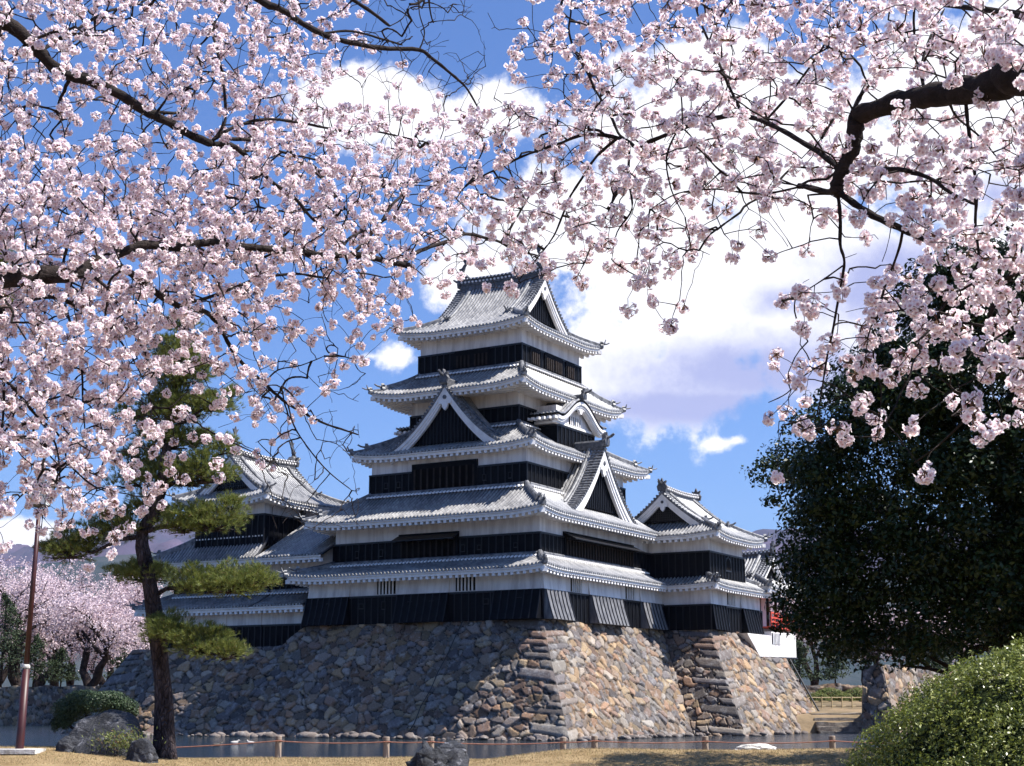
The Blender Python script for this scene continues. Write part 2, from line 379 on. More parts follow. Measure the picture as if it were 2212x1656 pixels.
    r = mb.build(name, ['tile', 'rib'], parent, org); rf.build('fascia', 'trim', r, org); ra.build('rafters', 'trim', r, org); rd.build('wall_ridge', 'ridge', r, org) if rd.v else None
    for h_ in hips: h_.build('hip_ridge', 'ridge', r, org)
    return r
def gable(parent, org, fr, zt, w, plane, base, back=3.0, infill='board', bb=.55, lattice=False, pend=1.0, verge=.0, zcut=None, name='gable', ridge_end=True):
    """gable face in a frame: x across (0 = apex), y outward. zt(|x|): roof top surface height; plane: y of the bargeboard."""
    N = 16; xs = [-w + 2 * w * j / (2 * N) for j in range(2 * N + 1)]
    g = MB()
    top = lambda x, o_: zt(abs(x)) - o_
    def band(o0, o1, y0, y1, mb):   # strip following the slope between offsets below the roof
        vs = []
        for x in xs:
            for (y, o_) in ((y0, o0), (y1, o0), (y1, o1), (y0, o1)): vs.append(fr(x, y, top(x, o_)))
        n = len(xs); mb.add(vs, [(i * 4 + j, i * 4 + (j + 1) % 4, (i + 1) * 4 + (j + 1) % 4, (i + 1) * 4 + j) for i in range(n - 1) for j in range(4)] + [(3, 2, 1, 0), ((n - 1) * 4, (n - 1) * 4 + 1, (n - 1) * 4 + 2, (n - 1) * 4 + 3)])
    band(.06, .06 + bb * .42, plane - .35, plane, g); band(.06 + bb * .40, .06 + bb * .74, plane - .35, plane - .07, g); band(.06 + bb * .72, .06 + bb, plane - .35, plane - .13, g)
    # infill wall
    iw = MB(); pl = plane - .45; pts = [x for x in xs if top(x, bb) > base + .02]
    if pts:
        poly = [(pts[0], base)] + [(x, top(x, .12 + bb * .5)) for x in pts] + [(pts[-1], base)]
        poly = [(x, max(z, base)) for x, z in poly]
        iw.prism(poly, pl - .15, pl, fr)
        x0, x1 = pts[0], pts[-1]; n = int((x1 - x0) / (.16 if lattice else .26))
        for j in range(1, n):
            x = x0 + (x1 - x0) * j / n; zt_ = top(x, bb * .9)
            if zt_ - base < .12: continue
            iw.prism([(x - .025, base), (x + .025, base), (x + .025, zt_), (x - .025, zt_)], pl, pl + .05, fr, 1)
        if lattice:
            z = base + .15
            while z < top(0, bb): 
                xx = [x for x in xs if top(x, bb) > z]
                if len(xx) > 1: iw.prism([(xx[0], z), (xx[-1], z), (xx[-1], z + .05), (xx[0], z + .05)], pl, pl + .04, fr, 1)
                z += .16
    # pendant under the apex (gegyo)
    zp = top(0, bb) - .06; s = pend
    pd = MB(); pd.prism([(-.10 * s, zp + .35 * s), (-.30 * s, zp + .1 * s), (-.42 * s, zp - .22 * s), (-.36 * s, zp - .38 * s), (-.2 * s, zp - .36 * s), (-.13 * s, zp - .58 * s), (0, zp - .72 * s), (.13 * s, zp - .58 * s), (.2 * s, zp - .36 * s), (.36 * s, zp - .38 * s), (.42 * s, zp - .22 * s), (.3 * s, zp + .1 * s), (.1 * s, zp + .35 * s)], plane - .18, plane - .02, fr)
    pd.prism([(.12 * s * cos(k * pi / 3), zp - .02 * s + .12 * s * sin(k * pi / 3)) for k in range(6)], plane - .04, plane + .03, fr, 1)
    # verge tiles: short round tiles lying outward along the slope
    vt = MB(); ln = 0; px, pz = 0, zt(0); step = .27; nxt = .2
    samples = [w * k / 400 for k in range(401)]; acc = 0
    for a, b in zip(samples, samples[1:]):
        acc += sqrt((b - a) ** 2 + (zt(b) - zt(a)) ** 2)
        if acc >= nxt:
            nxt += step; sl = atan2(zt(b) - zt(a), b - a)
            for sg in (-1, 1):
                for kk in range(1):
                    vs = []; 
                    for y in (plane - .75, plane + .1):
                        for q in range(6):
                            u = .085 * cos(q * pi / 3); v = .085 * sin(q * pi / 3)
                            vs.append(fr(sg * (b + u * cos(sl) - v * sin(sl)), y, zt(b) + .09 + u * sin(sl) + v * cos(sl)))
                    vt.add(vs, [(q, (q + 1) % 6, 6 + (q + 1) % 6, 6 + q) for q in range(6)] + [tuple(range(6)), tuple(range(11, 5, -1))])
    # thin roof slab edge under them
    band(-.04, .1, plane - .8, plane + .05, vt)
    # descending ridges
    dr = MB()
    for sg in (-1, 1):
        pts = [fr(sg * w * t, plane - 1.05, zt(w * t)) for t in [k / 14 for k in range(15)] if t < .86]
        dr.sweep(pts, ridge_prof(.28, .34)); e = .86 * w
        f2 = lambda x, y, z, sg=sg: fr(x * sg, y, z)
        oni(dr, (e, plane - 1.05, zt(e)), f2, 1, 0, .9)
    if ridge_end: oni(dr, (0, plane + .05, zt(0) + .25), fr, 0, 1, 1.3)
    G = g.build(name, 'trim', parent, org)
    for mb_, nm, m in ((iw, 'gable_wall', [infill, 'batten']), (pd, 'pendant', ['trim', 'dark_tile']), (vt, 'verge_tiles', 'ridge'), (dr, 'descending_ridge', 'ridge')):
        if not mb_.v: continue
        c = mb_.build(nm, m, G, org)
    return G
def main_ridge(parent, org, fr, x0, x1, z, h=.75, w=.42, fish=1.0):
    """ridge along the frame's y axis from x0 to x1 with stacked tiles, beads and fish finials"""
    m = MB(); sag = lambda t: .12 * (2 * t - 1) ** 2
    pts = [fr(0, x0 + (x1 - x0) * k / 10, z + sag(k / 10)) for k in range(11)]
    m.sweep(pts, [(-w * .5, -.15), (-w * .5, h * .3), (-w * .62, h * .32), (-w * .62, h * .4), (-w * .45, h * .42), (-w * .42, h * .75), (-w * .6, h * .78), (-w * .55, h * .9), (-.1, h), (.1, h), (w * .55, h * .9), (w * .6, h * .78), (w * .42, h * .75), (w * .45, h * .42), (w * .62, h * .4), (w * .62, h * .32), (w * .5, h * .3), (w * .5, -.15)])
    r = m.build('ridge', 'dark_tile', parent, org)
    b = MB(); n = int(abs(x1 - x0) / .3)
    for k in range(n + 1):
        y = x0 + (x1 - x0) * k / n; zz = z + sag(k / n)
        for zo, rr, off in ((h * .86, .06, .0), (h * .58, .075, .15)):
            if k == n and off: continue
            for q in range(1):
                vs = [fr(sx * w * .66, y + off + rr * cos(j * pi / 3), zz + zo + rr * sin(j * pi / 3)) for sx in (-1, 1) for j in range(6)]
                b.add(vs, [tuple(range(6)), tuple(range(11, 5, -1))] + [(j, (j + 1) % 6, 6 + (j + 1) % 6, 6 + j) for j in range(6)])
    b.build('ridge_beads', 'trim', r, org)
    for y, sg in ((x0, -1), (x1, 1)):
        e = MB(); oni(e, (0, y + sg * .06, z + .35), fr, 0, sg, 1.25)
        if fish:
            s = fish; yy = y - sg * .25; zb = z + h + .1
            bp = [(0, 0), (.16, .28), (.16, .58), (.02, .85), (-.16, 1.05), (-.22, 1.22)]
            e.tube([fr(0, yy + sg * a * s, zb + c_ * s) for a, c_ in bp], [.24 * s, .21 * s, .16 * s, .11 * s, .07 * s, .03 * s], 8)
            f2 = lambda a, b_, c_: fr(b_, yy + sg * a * s, zb + c_ * s)
            e.prism([(-.12, 1.0), (-.42, 1.45), (-.2, 1.36), (-.1, 1.62), (.02, 1.34), (.2, 1.42), (-.02, 1.0)], -.05, .05, f2)   # tail fin
            e.prism([(.28, .2), (.52, .42), (.34, .48), (.46, .72), (.2, .75)], -.04, .04, f2)                                    # back fins
            e.prism([(-.2, -.1), (-.34, .05), (-.1, .3), (.1, .0)], -.2, .2, f2)                                                   # head
        e.build('finial', 'dark_tile', r, org)
    return r
def irimoya(parent, org, o, z0, half, zprof, g, wall, fr=ID, up=.45, skirt_sides='SN', bb=.55, base_add=.25, lattice=False, pend=1.0, fish=1.0, infill='board', vo=.45, gables='SN', rh=.75):
    """hip-and-gable roof, ridge along the frame's y axis. o=(x0,x1,y0,y1) eaves, zprof(d) rise above z0 at distance d from the eave"""
    x0, x1, y0, y1 = o; Lx, Ly = x1 - x0, y1 - y0; up *= .75; cl = corner_lift(up); hips = []; xc = (x0 + x1) / 2
    mb = MB(); rf = MB(); ra = MB(); rd = MB()
    def zf(L):
        def f(s, d):
            q = min(s - min(d, g), L - s - min(d, g)); return z0 + zprof(max(d, 0)) + cl(max(q, 0), min(d / half, 1))
        return f
    lo = lambda d: d if d < g else g - vo
    for O, iv in (((x0, y0), (1, 0)), ((x1, y0), (-1, 0))):
        roof_side(mb, O, (0, 1), iv, zf(Ly), half, lo, lambda d: Ly - lo(d), fr, 14, .7)
    gs = g + .5
    for k, O, iv in (('S', (x0, y0), (0, 1)), ('N', (x0, y1), (0, -1))):
        roof_side(mb, O, (1, 0), iv, zf(Lx), gs, lambda d: d, lambda d: Lx - d, fr, 5, .7)
    eaves(rf, ra, o, wall, lambda k, s: zf(Ly if k in 'WE' else Lx)(s, 0), fr, 'WESN')
    for sx in (0, 1):
        for sy in (0, 1):
            X = (lambda t: x0 + t) if sx == 0 else (lambda t: x1 - t); Y = (lambda t: y0 + t) if sy == 0 else (lambda t: y1 - t)
            rd = MB(); hips.append(rd)
            ts = [g * 1.05 * k / 8 for k in range(9)]; pts = [(X(t), Y(t), z0 + zprof(t) + up * (1 - min(t / half, 1)) ** 1.4 * max(0, 1)) for t in ts]
            pts = [(p[0], p[1], z0 + zprof(t) + cl(0, min(t / half, 1))) for p, t in zip(pts, ts)]
            rd.sweep([fr(*p) for p in pts], ridge_prof(.27, .3)); dx, dy = (-1 if sx == 0 else 1), (-1 if sy == 0 else 1)
            oni(rd, pts[0], fr, dx, dy, .75); e = pts[0]
            rd.tube([fr(e[0], e[1], e[2] + .16), fr(e[0] + dx * .18, e[1] + dy * .18, e[2] + .3), fr(e[0] + dx * .26, e[1] + dy * .26, e[2] + .6)], [.08, .06, .03], 5)
            c0 = (e[0] - dx * .15, e[1] - dy * .15, e[2] - .52); l = sqrt(2)
            f = lambda u, v, z: fr(c0[0] - dy / l * u + dx / l * v, c0[1] + dx / l * u + dy / l * v, c0[2] + z)
            ra.prism([(-.14, 0), (.14, 0), (.14, .26), (-.14, .26)], -1.2, .2, f)
    r = mb.build('roof', ['tile', 'rib'], parent, org)
    rf.build('fascia', 'trim', r, org); ra.build('rafters', 'trim', r, org); [h_.build('hip_ridge', 'ridge', r, org) for h_ in hips]
    zt = lambda ax: z0 + zprof(max(half - ax, 0)); base = z0 + zprof(g) + base_add
    wg = half - g + .35
    for k in gables:
        if k == 'S': f = lambda x, y, z: fr(xc + x, y0 + g - y, z)
        else: f = lambda x, y, z: fr(xc + x, y1 - g + y, z)
        gable(parent, org, f, zt, wg, vo, base, infill=infill, bb=bb, lattice=lattice, pend=pend, ridge_end=False)
    f = lambda x, y, z: fr(xc + x, y, z)
    main_ridge(parent, org, f, y0 + g - vo + .15, y1 - g + vo - .15, z0 + zprof(half) - .1, rh, .42, fish)
    return r
def storey(parent, org, rc, z0, z1, zb, sides='WSNE', name='wall'):
    """plastered storey on rect rc with lacquered boarding up to zb"""
    x0, x1, y0, y1 = rc; m = MB().box(x0, x1, y0, y1, z0, z1); wl = m.build(name, 'plaster', parent, org)
    b = MB(); p = .09
    b.box(x0 - p, x1 + p, y0 - p, y1 + p, z0 + .003, zb, 0)
    b.box(x0 - p - .05, x1 + p + .05, y0 - p - .05, y1 + p + .05, zb - .08, zb + .03, 1)
    def bat(L, P):
        n = max(2, int(round(L / .52)))
        for k in range(n + 1):
            s = L * k / n; vs = [P(s + u, v) for v in (0, .045) for u in (-.03, .03)]
            b.add([(*vs[0], z0 + .01), (*vs[1], z0 + .01), (*vs[3], z0 + .01), (*vs[2], z0 + .01), (*vs[0], zb - .08), (*vs[1], zb - .08), (*vs[3], zb - .08), (*vs[2], zb - .08)],
                  [(0, 1, 5, 4), (1, 2, 6, 5), (2, 3, 7, 6), (3, 0, 4, 7)], 1)
    if 'W' in sides: bat(y1 - y0 + 2 * p, lambda s, v: (x0 - p - v, y0 - p + s))
    if 'S' in sides: bat(x1 - x0 + 2 * p, lambda s, v: (x0 - p + s, y0 - p - v))
    if 'E' in sides: bat(y1 - y0 + 2 * p, lambda s, v: (x1 + p + v, y0 - p + s))
    if 'N' in sides: bat(x1 - x0 + 2 * p, lambda s, v: (x0 - p + s, y1 + p + v))
    b.build('weatherboarding', ['board', 'batten'], wl, org)
    for ch in wl.children: ch.location = (0, 0, 0)
    return wl
def wface(side, x, y):
    """frame on a wall: a along the wall, b outward, z up"""
    if side == 'W': return lambda a, b, z: (x - b, y + a, z)
    return lambda a, b, z: (x + a, y - b, z)
def barred(parent, org, f, a0, a1, z0, z1, n, dark=True):
    m = MB(); m.prism([(a0, z0), (a1, z0), (a1, z1), (a0, z1)], -.12, .012, f, 0)
    w_ = (a1 - a0) / (2 * n - 1)
    o = m.build('window', 'void', parent, org)
    b = MB()
    for k in range(n - 1):
        s = a0 + w_ * (2 * k + 1) + w_ * .1; b.prism([(s, z0), (s + w_ * .8, z0), (s + w_ * .8, z1), (s, z1)], .0, .06, f)
    b.build('bars', 'trim' if not dark else 'brownwood', o, org)
    return o
def loophole(parent, org, f, a, z, w_=.16, h=.3):
    m = MB(); m.prism([(a - w_ - .05, z - h - .05), (a + w_ + .05, z - h - .05), (a + w_ + .05, z + h + .05), (a - w_ - .05, z + h + .05)], .09, .17, f, 1)
    m.prism([(a - w_, z - h), (a + w_, z - h), (a + w_, z + h), (a - w_, z + h)], .1, .176, f, 0)
    return m.build('loophole', ['void', 'batten'], parent, org)
def flare(parent, org, f, a0, a1, zs, ztop, zb, out=.62, bm='board'):
    """stone-drop bay: the wall swings outward towards its foot"""
    N = 8; m = MB(); prof = []
    for k in range(N + 1):
        t = k / N; prof.append((out * t ** 1.7, ztop + (zs - ztop) * t))
    def skin(za, zb_, off, mi, inner):
        pr = [(o_, z) for o_, z in prof if zb_ - 1e-6 <= z <= za + 1e-6]
        if pr[0][1] < za - .01: 
            t = (za - ztop) / (zs - ztop); pr = [(out * t ** 1.7, za)] + pr
        if pr[-1][1] > zb_ + .01:
            t = (zb_ - ztop) / (zs - ztop); pr = pr + [(out * t ** 1.7, zb_)]
        vs = []
        for o_, z in pr: vs += [f(a0 - inner, o_ + off, z), f(a1 + inner, o_ + off, z), f(a1 + inner, -.05, z), f(a0 - inner, -.05, z)]
        n = len(pr); m.add(vs, [(i * 4 + j, i * 4 + (j + 1) % 4, (i + 1) * 4 + (j + 1) % 4, (i + 1) * 4 + j) for i in range(n - 1) for j in range(4)] + [(3, 2, 1, 0), tuple((n - 1) * 4 + j for j in range(4))], mi)
        return pr
    skin(ztop, zb, .012, 0, 0); pr = skin(zb, zs, .1, 1, .02)
    nb = max(2, int(round((a1 - a0) / .5)))
    for k in range(nb + 1):
        a = a0 + (a1 - a0) * k / nb
        for (o0, z0), (o1, z1) in zip(pr, pr[1:]):
            m.add([f(a - .03, o0 + .1, z0), f(a + .03, o0 + .1, z0), f(a + .03, o0 + .15, z0), f(a - .03, o0 + .15, z0), f(a - .03, o1 + .1, z1), f(a + .03, o1 + .1, z1), f(a + .03, o1 + .15, z1), f(a - .03, o1 + .15, z1)],
                  [(0, 1, 5, 4), (1, 2, 6, 5), (2, 3, 7, 6), (3, 0, 4, 7)], 2)
    return m.build('stone_drop_bay', ['plaster', bm, 'batten'], parent, org)
# ================================================================ the keep
def build_keep():
    O = (9.8, 8.65, 0); K = kempty('castle_keep', *O)
    tag(K, 'tall five-tiered black and white castle keep on the highest stone base', 'castle')
    L0 = (0, 19.3, 0, 17.3); L1 = (1.4, 18.2, .95, 16.3); L2 = (2.9, 16.7, 2.72, 14.58); L3 = (5.0, 14.6, 4.5, 12.8); L4 = (5.67, 13.87, 4.65, 12.65)
    s0 = storey(K, O, L0, 0, 3.3, 1.76); s1 = storey(K, O, L1, 3.2, 6.8, 5.32); s2 = storey(K, O, L2, 8.0, 11.5, 9.97); s3 = storey(K, O, L3, 12.3, 15.9, 14.15)
    s4 = storey(K, O, L4, 16.4, 20.3, 18.45)
    T = 15.9  # where the keep's lower roofs end against the south-east turret
    skirt(K, O, (-1.34, 20.6, -.9, 18.2), (1.35, 18.3, .9, 16.35), 3.0, 3.92, L0, up=.28, sides='WSN', lim={'S': (0, T + 1.34)})
    skirt(K, O, (-.41, 20.1, -.3, 17.6), (2.85, 16.75, 2.67, 14.63), 6.5, 8.48, L1, up=.42, sides='WSN', lim={'S': (0, T + .9)})
    skirt(K, O, (1.98, 19.0, 1.7, 15.6), (4.95, 14.65, 4.45, 12.85), 11.1, 12.88, L2, up=.42)
    skirt(K, O, (2.6, 16.9, 2.7, 14.6), (5.6, 13.95, 4.6, 12.7), 15.2, 16.95, L3, up=.55)
    irimoya(K, O, (4.43, 15.3, 3.6, 13.7), 19.7, 5.435, lambda d: .36 * d + .084 * d * d, 2.0, L4, up=.45, bb=.75, pend=1.15, fish=1.05, rh=.85)
    # west gable on the third roof
    fw = lambda x, y, z: (2.55 - y, 8.6 + x, z)
    hw = 4.3; H = 4.1; zt = lambda ax: 11.35 + H * (1 - ax / hw) * (1 - .5 * (ax / hw)) if ax < hw else 11.35
    def dormer(fr, hw, zt, depth, hwc=None, zr=0):
        m = MB()
        for sg in (-1, 1):
            roof_side(m, (sg * hw, 0), (0, -1), (-sg, 0), lambda s, d: zt(hw - d), hw, lambda d: 0, lambda d: depth, fr, 12, .8)
        r = m.build('gable_roof', ['tile', 'rib'], K, O); q = MB()
        q.sweep([fr(0, .1, zt(0) + .05), fr(0, -depth, zt(0) + .05)], ridge_prof(.4, .5)); oni(q, (0, .2, zt(0) + .3), fr, 0, 1, 1.2)
        q.build('ridge', 'dark_tile', r, O)
        return r
    dormer(fw, hw, zt, 3.2)
    gable(K, O, fw, zt, hw, .08, 11.7, bb=.7, pend=1.25)
    # south gable on the second roof
    fs_ = lambda x, y, z: (9.75 + x, .75 - y, z)
    hw2 = 4.75; zt2 = lambda ax: 6.95 + 4.75 * (1 - ax / hw2) * (1 - .48 * (ax / hw2)) if ax < hw2 else 6.95
    dormer(fs_, hw2, zt2, 3.6)
    gable(K, O, fs_, zt2, hw2, .08, 7.55, bb=.95, pend=1.3)
    # karahafu bays on the fourth storey, south and north
    for sg, nm in ((-1, 'S'), (1, 'N')):
        y0 = 2.9 if sg < 0 else 14.4
        fb = lambda x, y, z, sg=sg, y0=y0: (9.8 + x, y0 + sg * y, z)
        b = MB(); b.prism([(-2.6, 11.9), (2.6, 11.9), (2.6, 14.4), (-2.6, 14.4)], -1.8, 0, fb)
        bay = b.build('bay', 'plaster', K, O)
        b2 = MB(); b2.prism([(-2.68, 11.8), (2.68, 11.8), (2.68, 13.05), (-2.68, 13.05)], -1.8, .08, fb); b2.prism([(-2.72, 13.0), (2.72, 13.0), (2.72, 13.1), (-2.72, 13.1)], -1.8, .13, fb, 1)
        for k in range(11):
            x = -2.65 + 5.3 * k / 10; b2.prism([(x - .03, 11.8), (x + .03, 11.8), (x + .03, 13.0), (x - .03, 13.0)], .0, .13, fb, 1)
        b2.build('weatherboarding', ['board', 'batten'], bay, O)
        for ch in bay.children: ch.location = (0, 0, 0)
        if sg < 0: barred(bay, O, lambda a, b_, z: fb(a, b_ + .0, z), -.85, .85, 13.35, 13.95, 7, False).location = (0, 0, 0)
        kz = lambda ax: 13.55 + 1.42 * (.5 + .5 * cos(pi * min(ax / 2.9, 1))) ** .8 if ax < 2.9 else 13.55 + (ax - 2.9) * .08
        m = MB()
        for s2 in (-1, 1):
            roof_side(m, (s2 * 3.5, 0), (0, -1), (-s2, 0), lambda s, d: kz(3.5 - d) + .12, 3.5, lambda d: -.65, lambda d: 2.4, fb, 16, .7)
        kr = m.build('gable_roof', ['tile', 'rib'], bay, O); kr.location = (0, 0, 0)
        q = MB(); q.sweep([fb(0, .6, kz(0) + .15), fb(0, -2.2, kz(0) + .15)], ridge_prof(.36, .4)); oni(q, (0, .7, kz(0) + .3), fb, 0, 1, 1.0)
        # curved bargeboard in three steps
        t = MB(); N = 28; xs = [-3.4 + 6.8 * k / N for k in range(N + 1)]
        for o0, o1, yy in ((.02, .24, .62), (.22, .4, .54), (.38, .52, .46)):
            vs = [fb(x, y, kz(abs(x)) - o_) for x in xs for (y, o_) in ((yy - .3, o0), (yy, o0), (yy, o1), (yy - .3, o1))]
            t.add(vs, [(i * 4 + j, i * 4 + (j + 1) % 4, (i + 1) * 4 + (j + 1) % 4, (i + 1) * 4 + j) for i in range(N) for j in range(4)] + [(3, 2, 1, 0), (N * 4, N * 4 + 1, N * 4 + 2, N * 4 + 3)])
        z_ = kz(0) - .5; t.prism([(-.6, z_ + .1), (-.45, z_ - .12), (-.25, z_ - .06), (-.12, z_ - .3), (0, z_ - .38), (.12, z_ - .3), (.25, z_ - .06), (.45, z_ - .12), (.6, z_ + .1)], .3, .5, fb)
        t.prism([(-2.9, 13.15), (2.9, 13.15), (2.9, 13.3), (-2.9, 13.3)], -1.5, .12, fb)
        for s2 in (-1, 1):
            for k in range(6): t.prism([(s2 * 3.3 - .55, 13.28), (s2 * 3.3 + .05, 13.28), (s2 * 3.3 + .05, 13.45), (s2 * 3.3 - .55, 13.45)], -1.6 + .4 * k, -1.42 + .4 * k, fb)
        c = t.build('bargeboard', 'trim', bay, O); c.location = (0, 0, 0)
        c = q.build('bay_ridge', 'dark_tile', bay, O); c.location = (0, 0, 0)
    # windows and loopholes
    W0 = wface('W', 0, 0); S0 = wface('S', 0, 0)
    barred(K, O, W0, 4.65, 6.05, 1.85, 2.85, 6, False); barred(K, O, W0, 10.5, 11.9, 1.85, 2.85, 6, False)
    barred(K, O, S0, 3.55, 5.0, 1.85, 2.75, 6, False); barred(K, O, S0, 11.2, 12.6, 1.85, 2.75, 6, False)
    for a0, a1 in ((.02, 3.2), (6.5, 10.2), (14.0, 17.28)): flare(K, O, W0, a0, a1, .02, 2.9, 1.76)
    for a0, a1 in ((.02, 2.8), (5.9, 10.3), (13.3, 16.3)): flare(K, O, S0, a0, a1, .02, 2.9, 1.76, .62, 'sunlit_board')
    for a in (1.4, 3.8, 7.6, 9.2, 11.3, 13.0, 15.5): loophole(K, O, (lambda f, o_: lambda x, y, z: f(x, y + o_, z))(W0, .17 if a < 3 or 6.5 < a < 10.2 or a > 14 else 0), a, 1.15, .1 if int(a * 10) % 2 else .13, .2 if int(a * 10) % 2 else .12)
    W1 = wface('W', 1.4, .95)
    for a in (1.6, 4.2, 5.4, 11.6, 13.5): loophole(K, O, W1, a, 4.6, .1, .18 if a > 5 else .1)
    W2 = wface('W', 2.9, 2.72)
    for a in (1.1, 3.0, 9.6, 10.6): loophole(K, O, W2, a, 9.2, .09, .15)
    def awning(f, a0, a1, z0, z1, aw=True, bars=9):
        m = MB(); m.prism([(a0 - .25, z0 - .2), (a1 + .25, z0 - .2), (a1 + .25, z1 + .35), (a0 - .25, z1 + .35)], -.05, .16, f, 0)
        m.prism([(a0, z0), (a1, z0), (a1, z1), (a0, z1)], .05, .17, f, 1)
        o = m.build('window', ['board', 'void'], K, O); b = MB()
        for k in range(bars + 1):
            a = a0 + (a1 - a0) * k / bars; b.prism([(a - .06, z0), (a + .06, z0), (a + .06, z1), (a - .06, z1)], .1, .22, f)
        b.build('bars', 'brownwood', o, O)
        if aw:
            c = MB(); vs = [f(a0 - .3, .17, z1 + .18), f(a1 + .3, .17, z1 + .18), f(a1 + .3, .95, z1 - .18), f(a0 - .3, .95, z1 - .18)]
            c.hexa(vs + [f(a0 - .3, .17, z1 + .24), f(a1 + .3, .17, z1 + .24), f(a1 + .3, .95, z1 - .12), f(a0 - .3, .95, z1 - .12)])
            for k in range(int((a1 - a0) / .8) + 1):
                a = a0 + .8 * k; c.prism([(a - .04, z1 - .2), (a + .04, z1 - .2), (a + .04, z1 - .1), (a - .04, z1 - .1)], .2, .9, f)
            c.build('awning', 'batten', o, O)
        for ch in o.children: ch.location = (0, 0, 0)
    awning(W1, 6.0, 10.0, 4.0, 5.35); awning(W2, 3.8, 8.3, 8.7, 10.1, False)
    S1 = wface('S', 1.4, .95); awning(S1, 3.2, 12.6, 4.0, 5.3, True, 24)
    W4 = wface('W', 5.67, 4.65); S4 = wface('S', 5.67, 4.65)
    for a0 in (2.6, 4.0): awning(W4, a0, a0 + .9, 17.3, 18.1, False, 3)
    for a0 in (1.2, 3.2, 4.4, 6.2): awning(S4, a0, a0 + .8, 17.3, 18.1, False, 3)
    return K
def fix(parent):
    """children built with an origin offset sit at zero under their own parent"""
    for c in parent.children:
        c.location = (0, 0, 0); fix(c)
keep = build_keep()
# ================================================================ south-east turret
def build_tatsumi():
    O = (21, -.2, 0); K = kempty('corner_turret', *O); tag(K, 'two-storey black and white turret joined to the keep, beside the dark evergreen tree', 'turret')
    L0 = (16.95, 26.3, -3.52, 5.0); L1 = (17.02, 23.2, -3.5, 3.4)
    storey(K, O, L0, 0, 3.25, 1.7, 'WS'); storey(K, O, L1, 3.2, 6.9, 5.3, 'WS')
    skirt(K, O, (15.9, 27.4, -4.5, 6.0), (17.5, 23.3, -2.9, 3.3), 3.0, 3.9, L0, up=.25, sides='WSE')
    fr = lambda x, y, z: (y, x, z)
    irimoya(K, O, (-4.75, 4.55, 15.75, 24.5), 6.35, 4.65, lambda d: .42 * d + .058 * d * d, 1.75, (-3.5, 3.4, 17.02, 23.2), fr, up=.38, bb=.6, lattice=True, pend=.95, fish=0, rh=.55)
    S0 = wface('S', 16.95, -3.52); barred(K, O, S0, 3.1, 4.6, 1.85, 2.75, 6, False); flare(K, O, S0, .05, 2.4, .02, 2.9, 1.72, .3); flare(K, O, S0, 5.5, 8.4, .02, 2.9, 1.72, .5)
    S1 = wface('S', 17.02, -3.5); m = MB(); f = lambda x, y, z: S1(x + 3.1, y, z)   # bell-shaped window
    pts = [(-.55, 4.1), (.55, 4.1), (.5, 4.7), (.35, 5.0), (.12, 5.1), (0, 5.25), (-.12, 5.1), (-.35, 5.0), (-.5, 4.7)]
    m.prism(pts, .05, .16, f, 0); m.prism([(x * .8, 4.65 + (z - 4.65) * .8) for x, z in pts], .06, .17, f, 1); m.build('window', ['batten', 'void'], K, O)
    return K
tatsumi = build_tatsumi()
def build_tsukimi():
    O = (28, -2, -1.6); K = kempty('moon_viewing_pavilion', *O); tag(K, 'low white-walled pavilion with red balustrade half hidden behind the evergreen tree', 'pavilion')
    m = MB(); f = lambda x, y, z: (x, -3.55 - y, z)
    m.prism([(21.7, -.05), (24.05, -1.62), (31.6, -1.5), (31.6, .25), (26.4, .25), (26.4, -.05)], -.5, .72, f)
    m.box(26.4, 31.6, -3.4, 2.5, .2, .6)
    w_ = m.build('wall', 'plaster', K, O)
    m = MB(); m.prism([(24.05, -1.72), (31.7, -1.6), (31.7, -1.48), (24.05, -1.6)], -.5, .8, f); m.build('sill', 'batten', w_, O)
    barred(K, O, lambda a, b, z: f(a, b + .72, z), 26.5, 28.3, -.65, .15, 7, False)
    for e in (26.5, 28.2, 29.9, 31.5):
        for n in (-3.4, 2.4): MB().box(e - .09, e + .09, n - .09, n + .09, .5, 3.2).build('pillar', 'brownwood', K, O)
    p = MB()
    for n in (-4.3,):
        for z in (.95, 1.25, 1.6): p.box(26.3, 32.3, n - .05, n + .05, z - .05, z + .05)
        for k in range(9): p.box(26.4 + .72 * k - .05, 26.4 + .72 * k + .05, n - .05, n + .05, .6, 1.7)
    p.box(26.3, 32.3, -4.4, -3.4, .5, .62)
    p.build('balustrade', 'red', K, O)
    p = MB().box(26.8, 31.2, -2.5, 2.3, .6, 3.3).build('inner_wall', 'plaster', K, O)
    irimoya(K, O, (25.0, 33.0, -4.8, 3.8), 3.25, 4.0, lambda d: .5 * d + .05 * d * d, 1.5, (26.5, 31.5, -3.4, 2.4), up=.3, fish=0, rh=.4, pend=.7)
    return K
tsukimi = build_tsukimi()
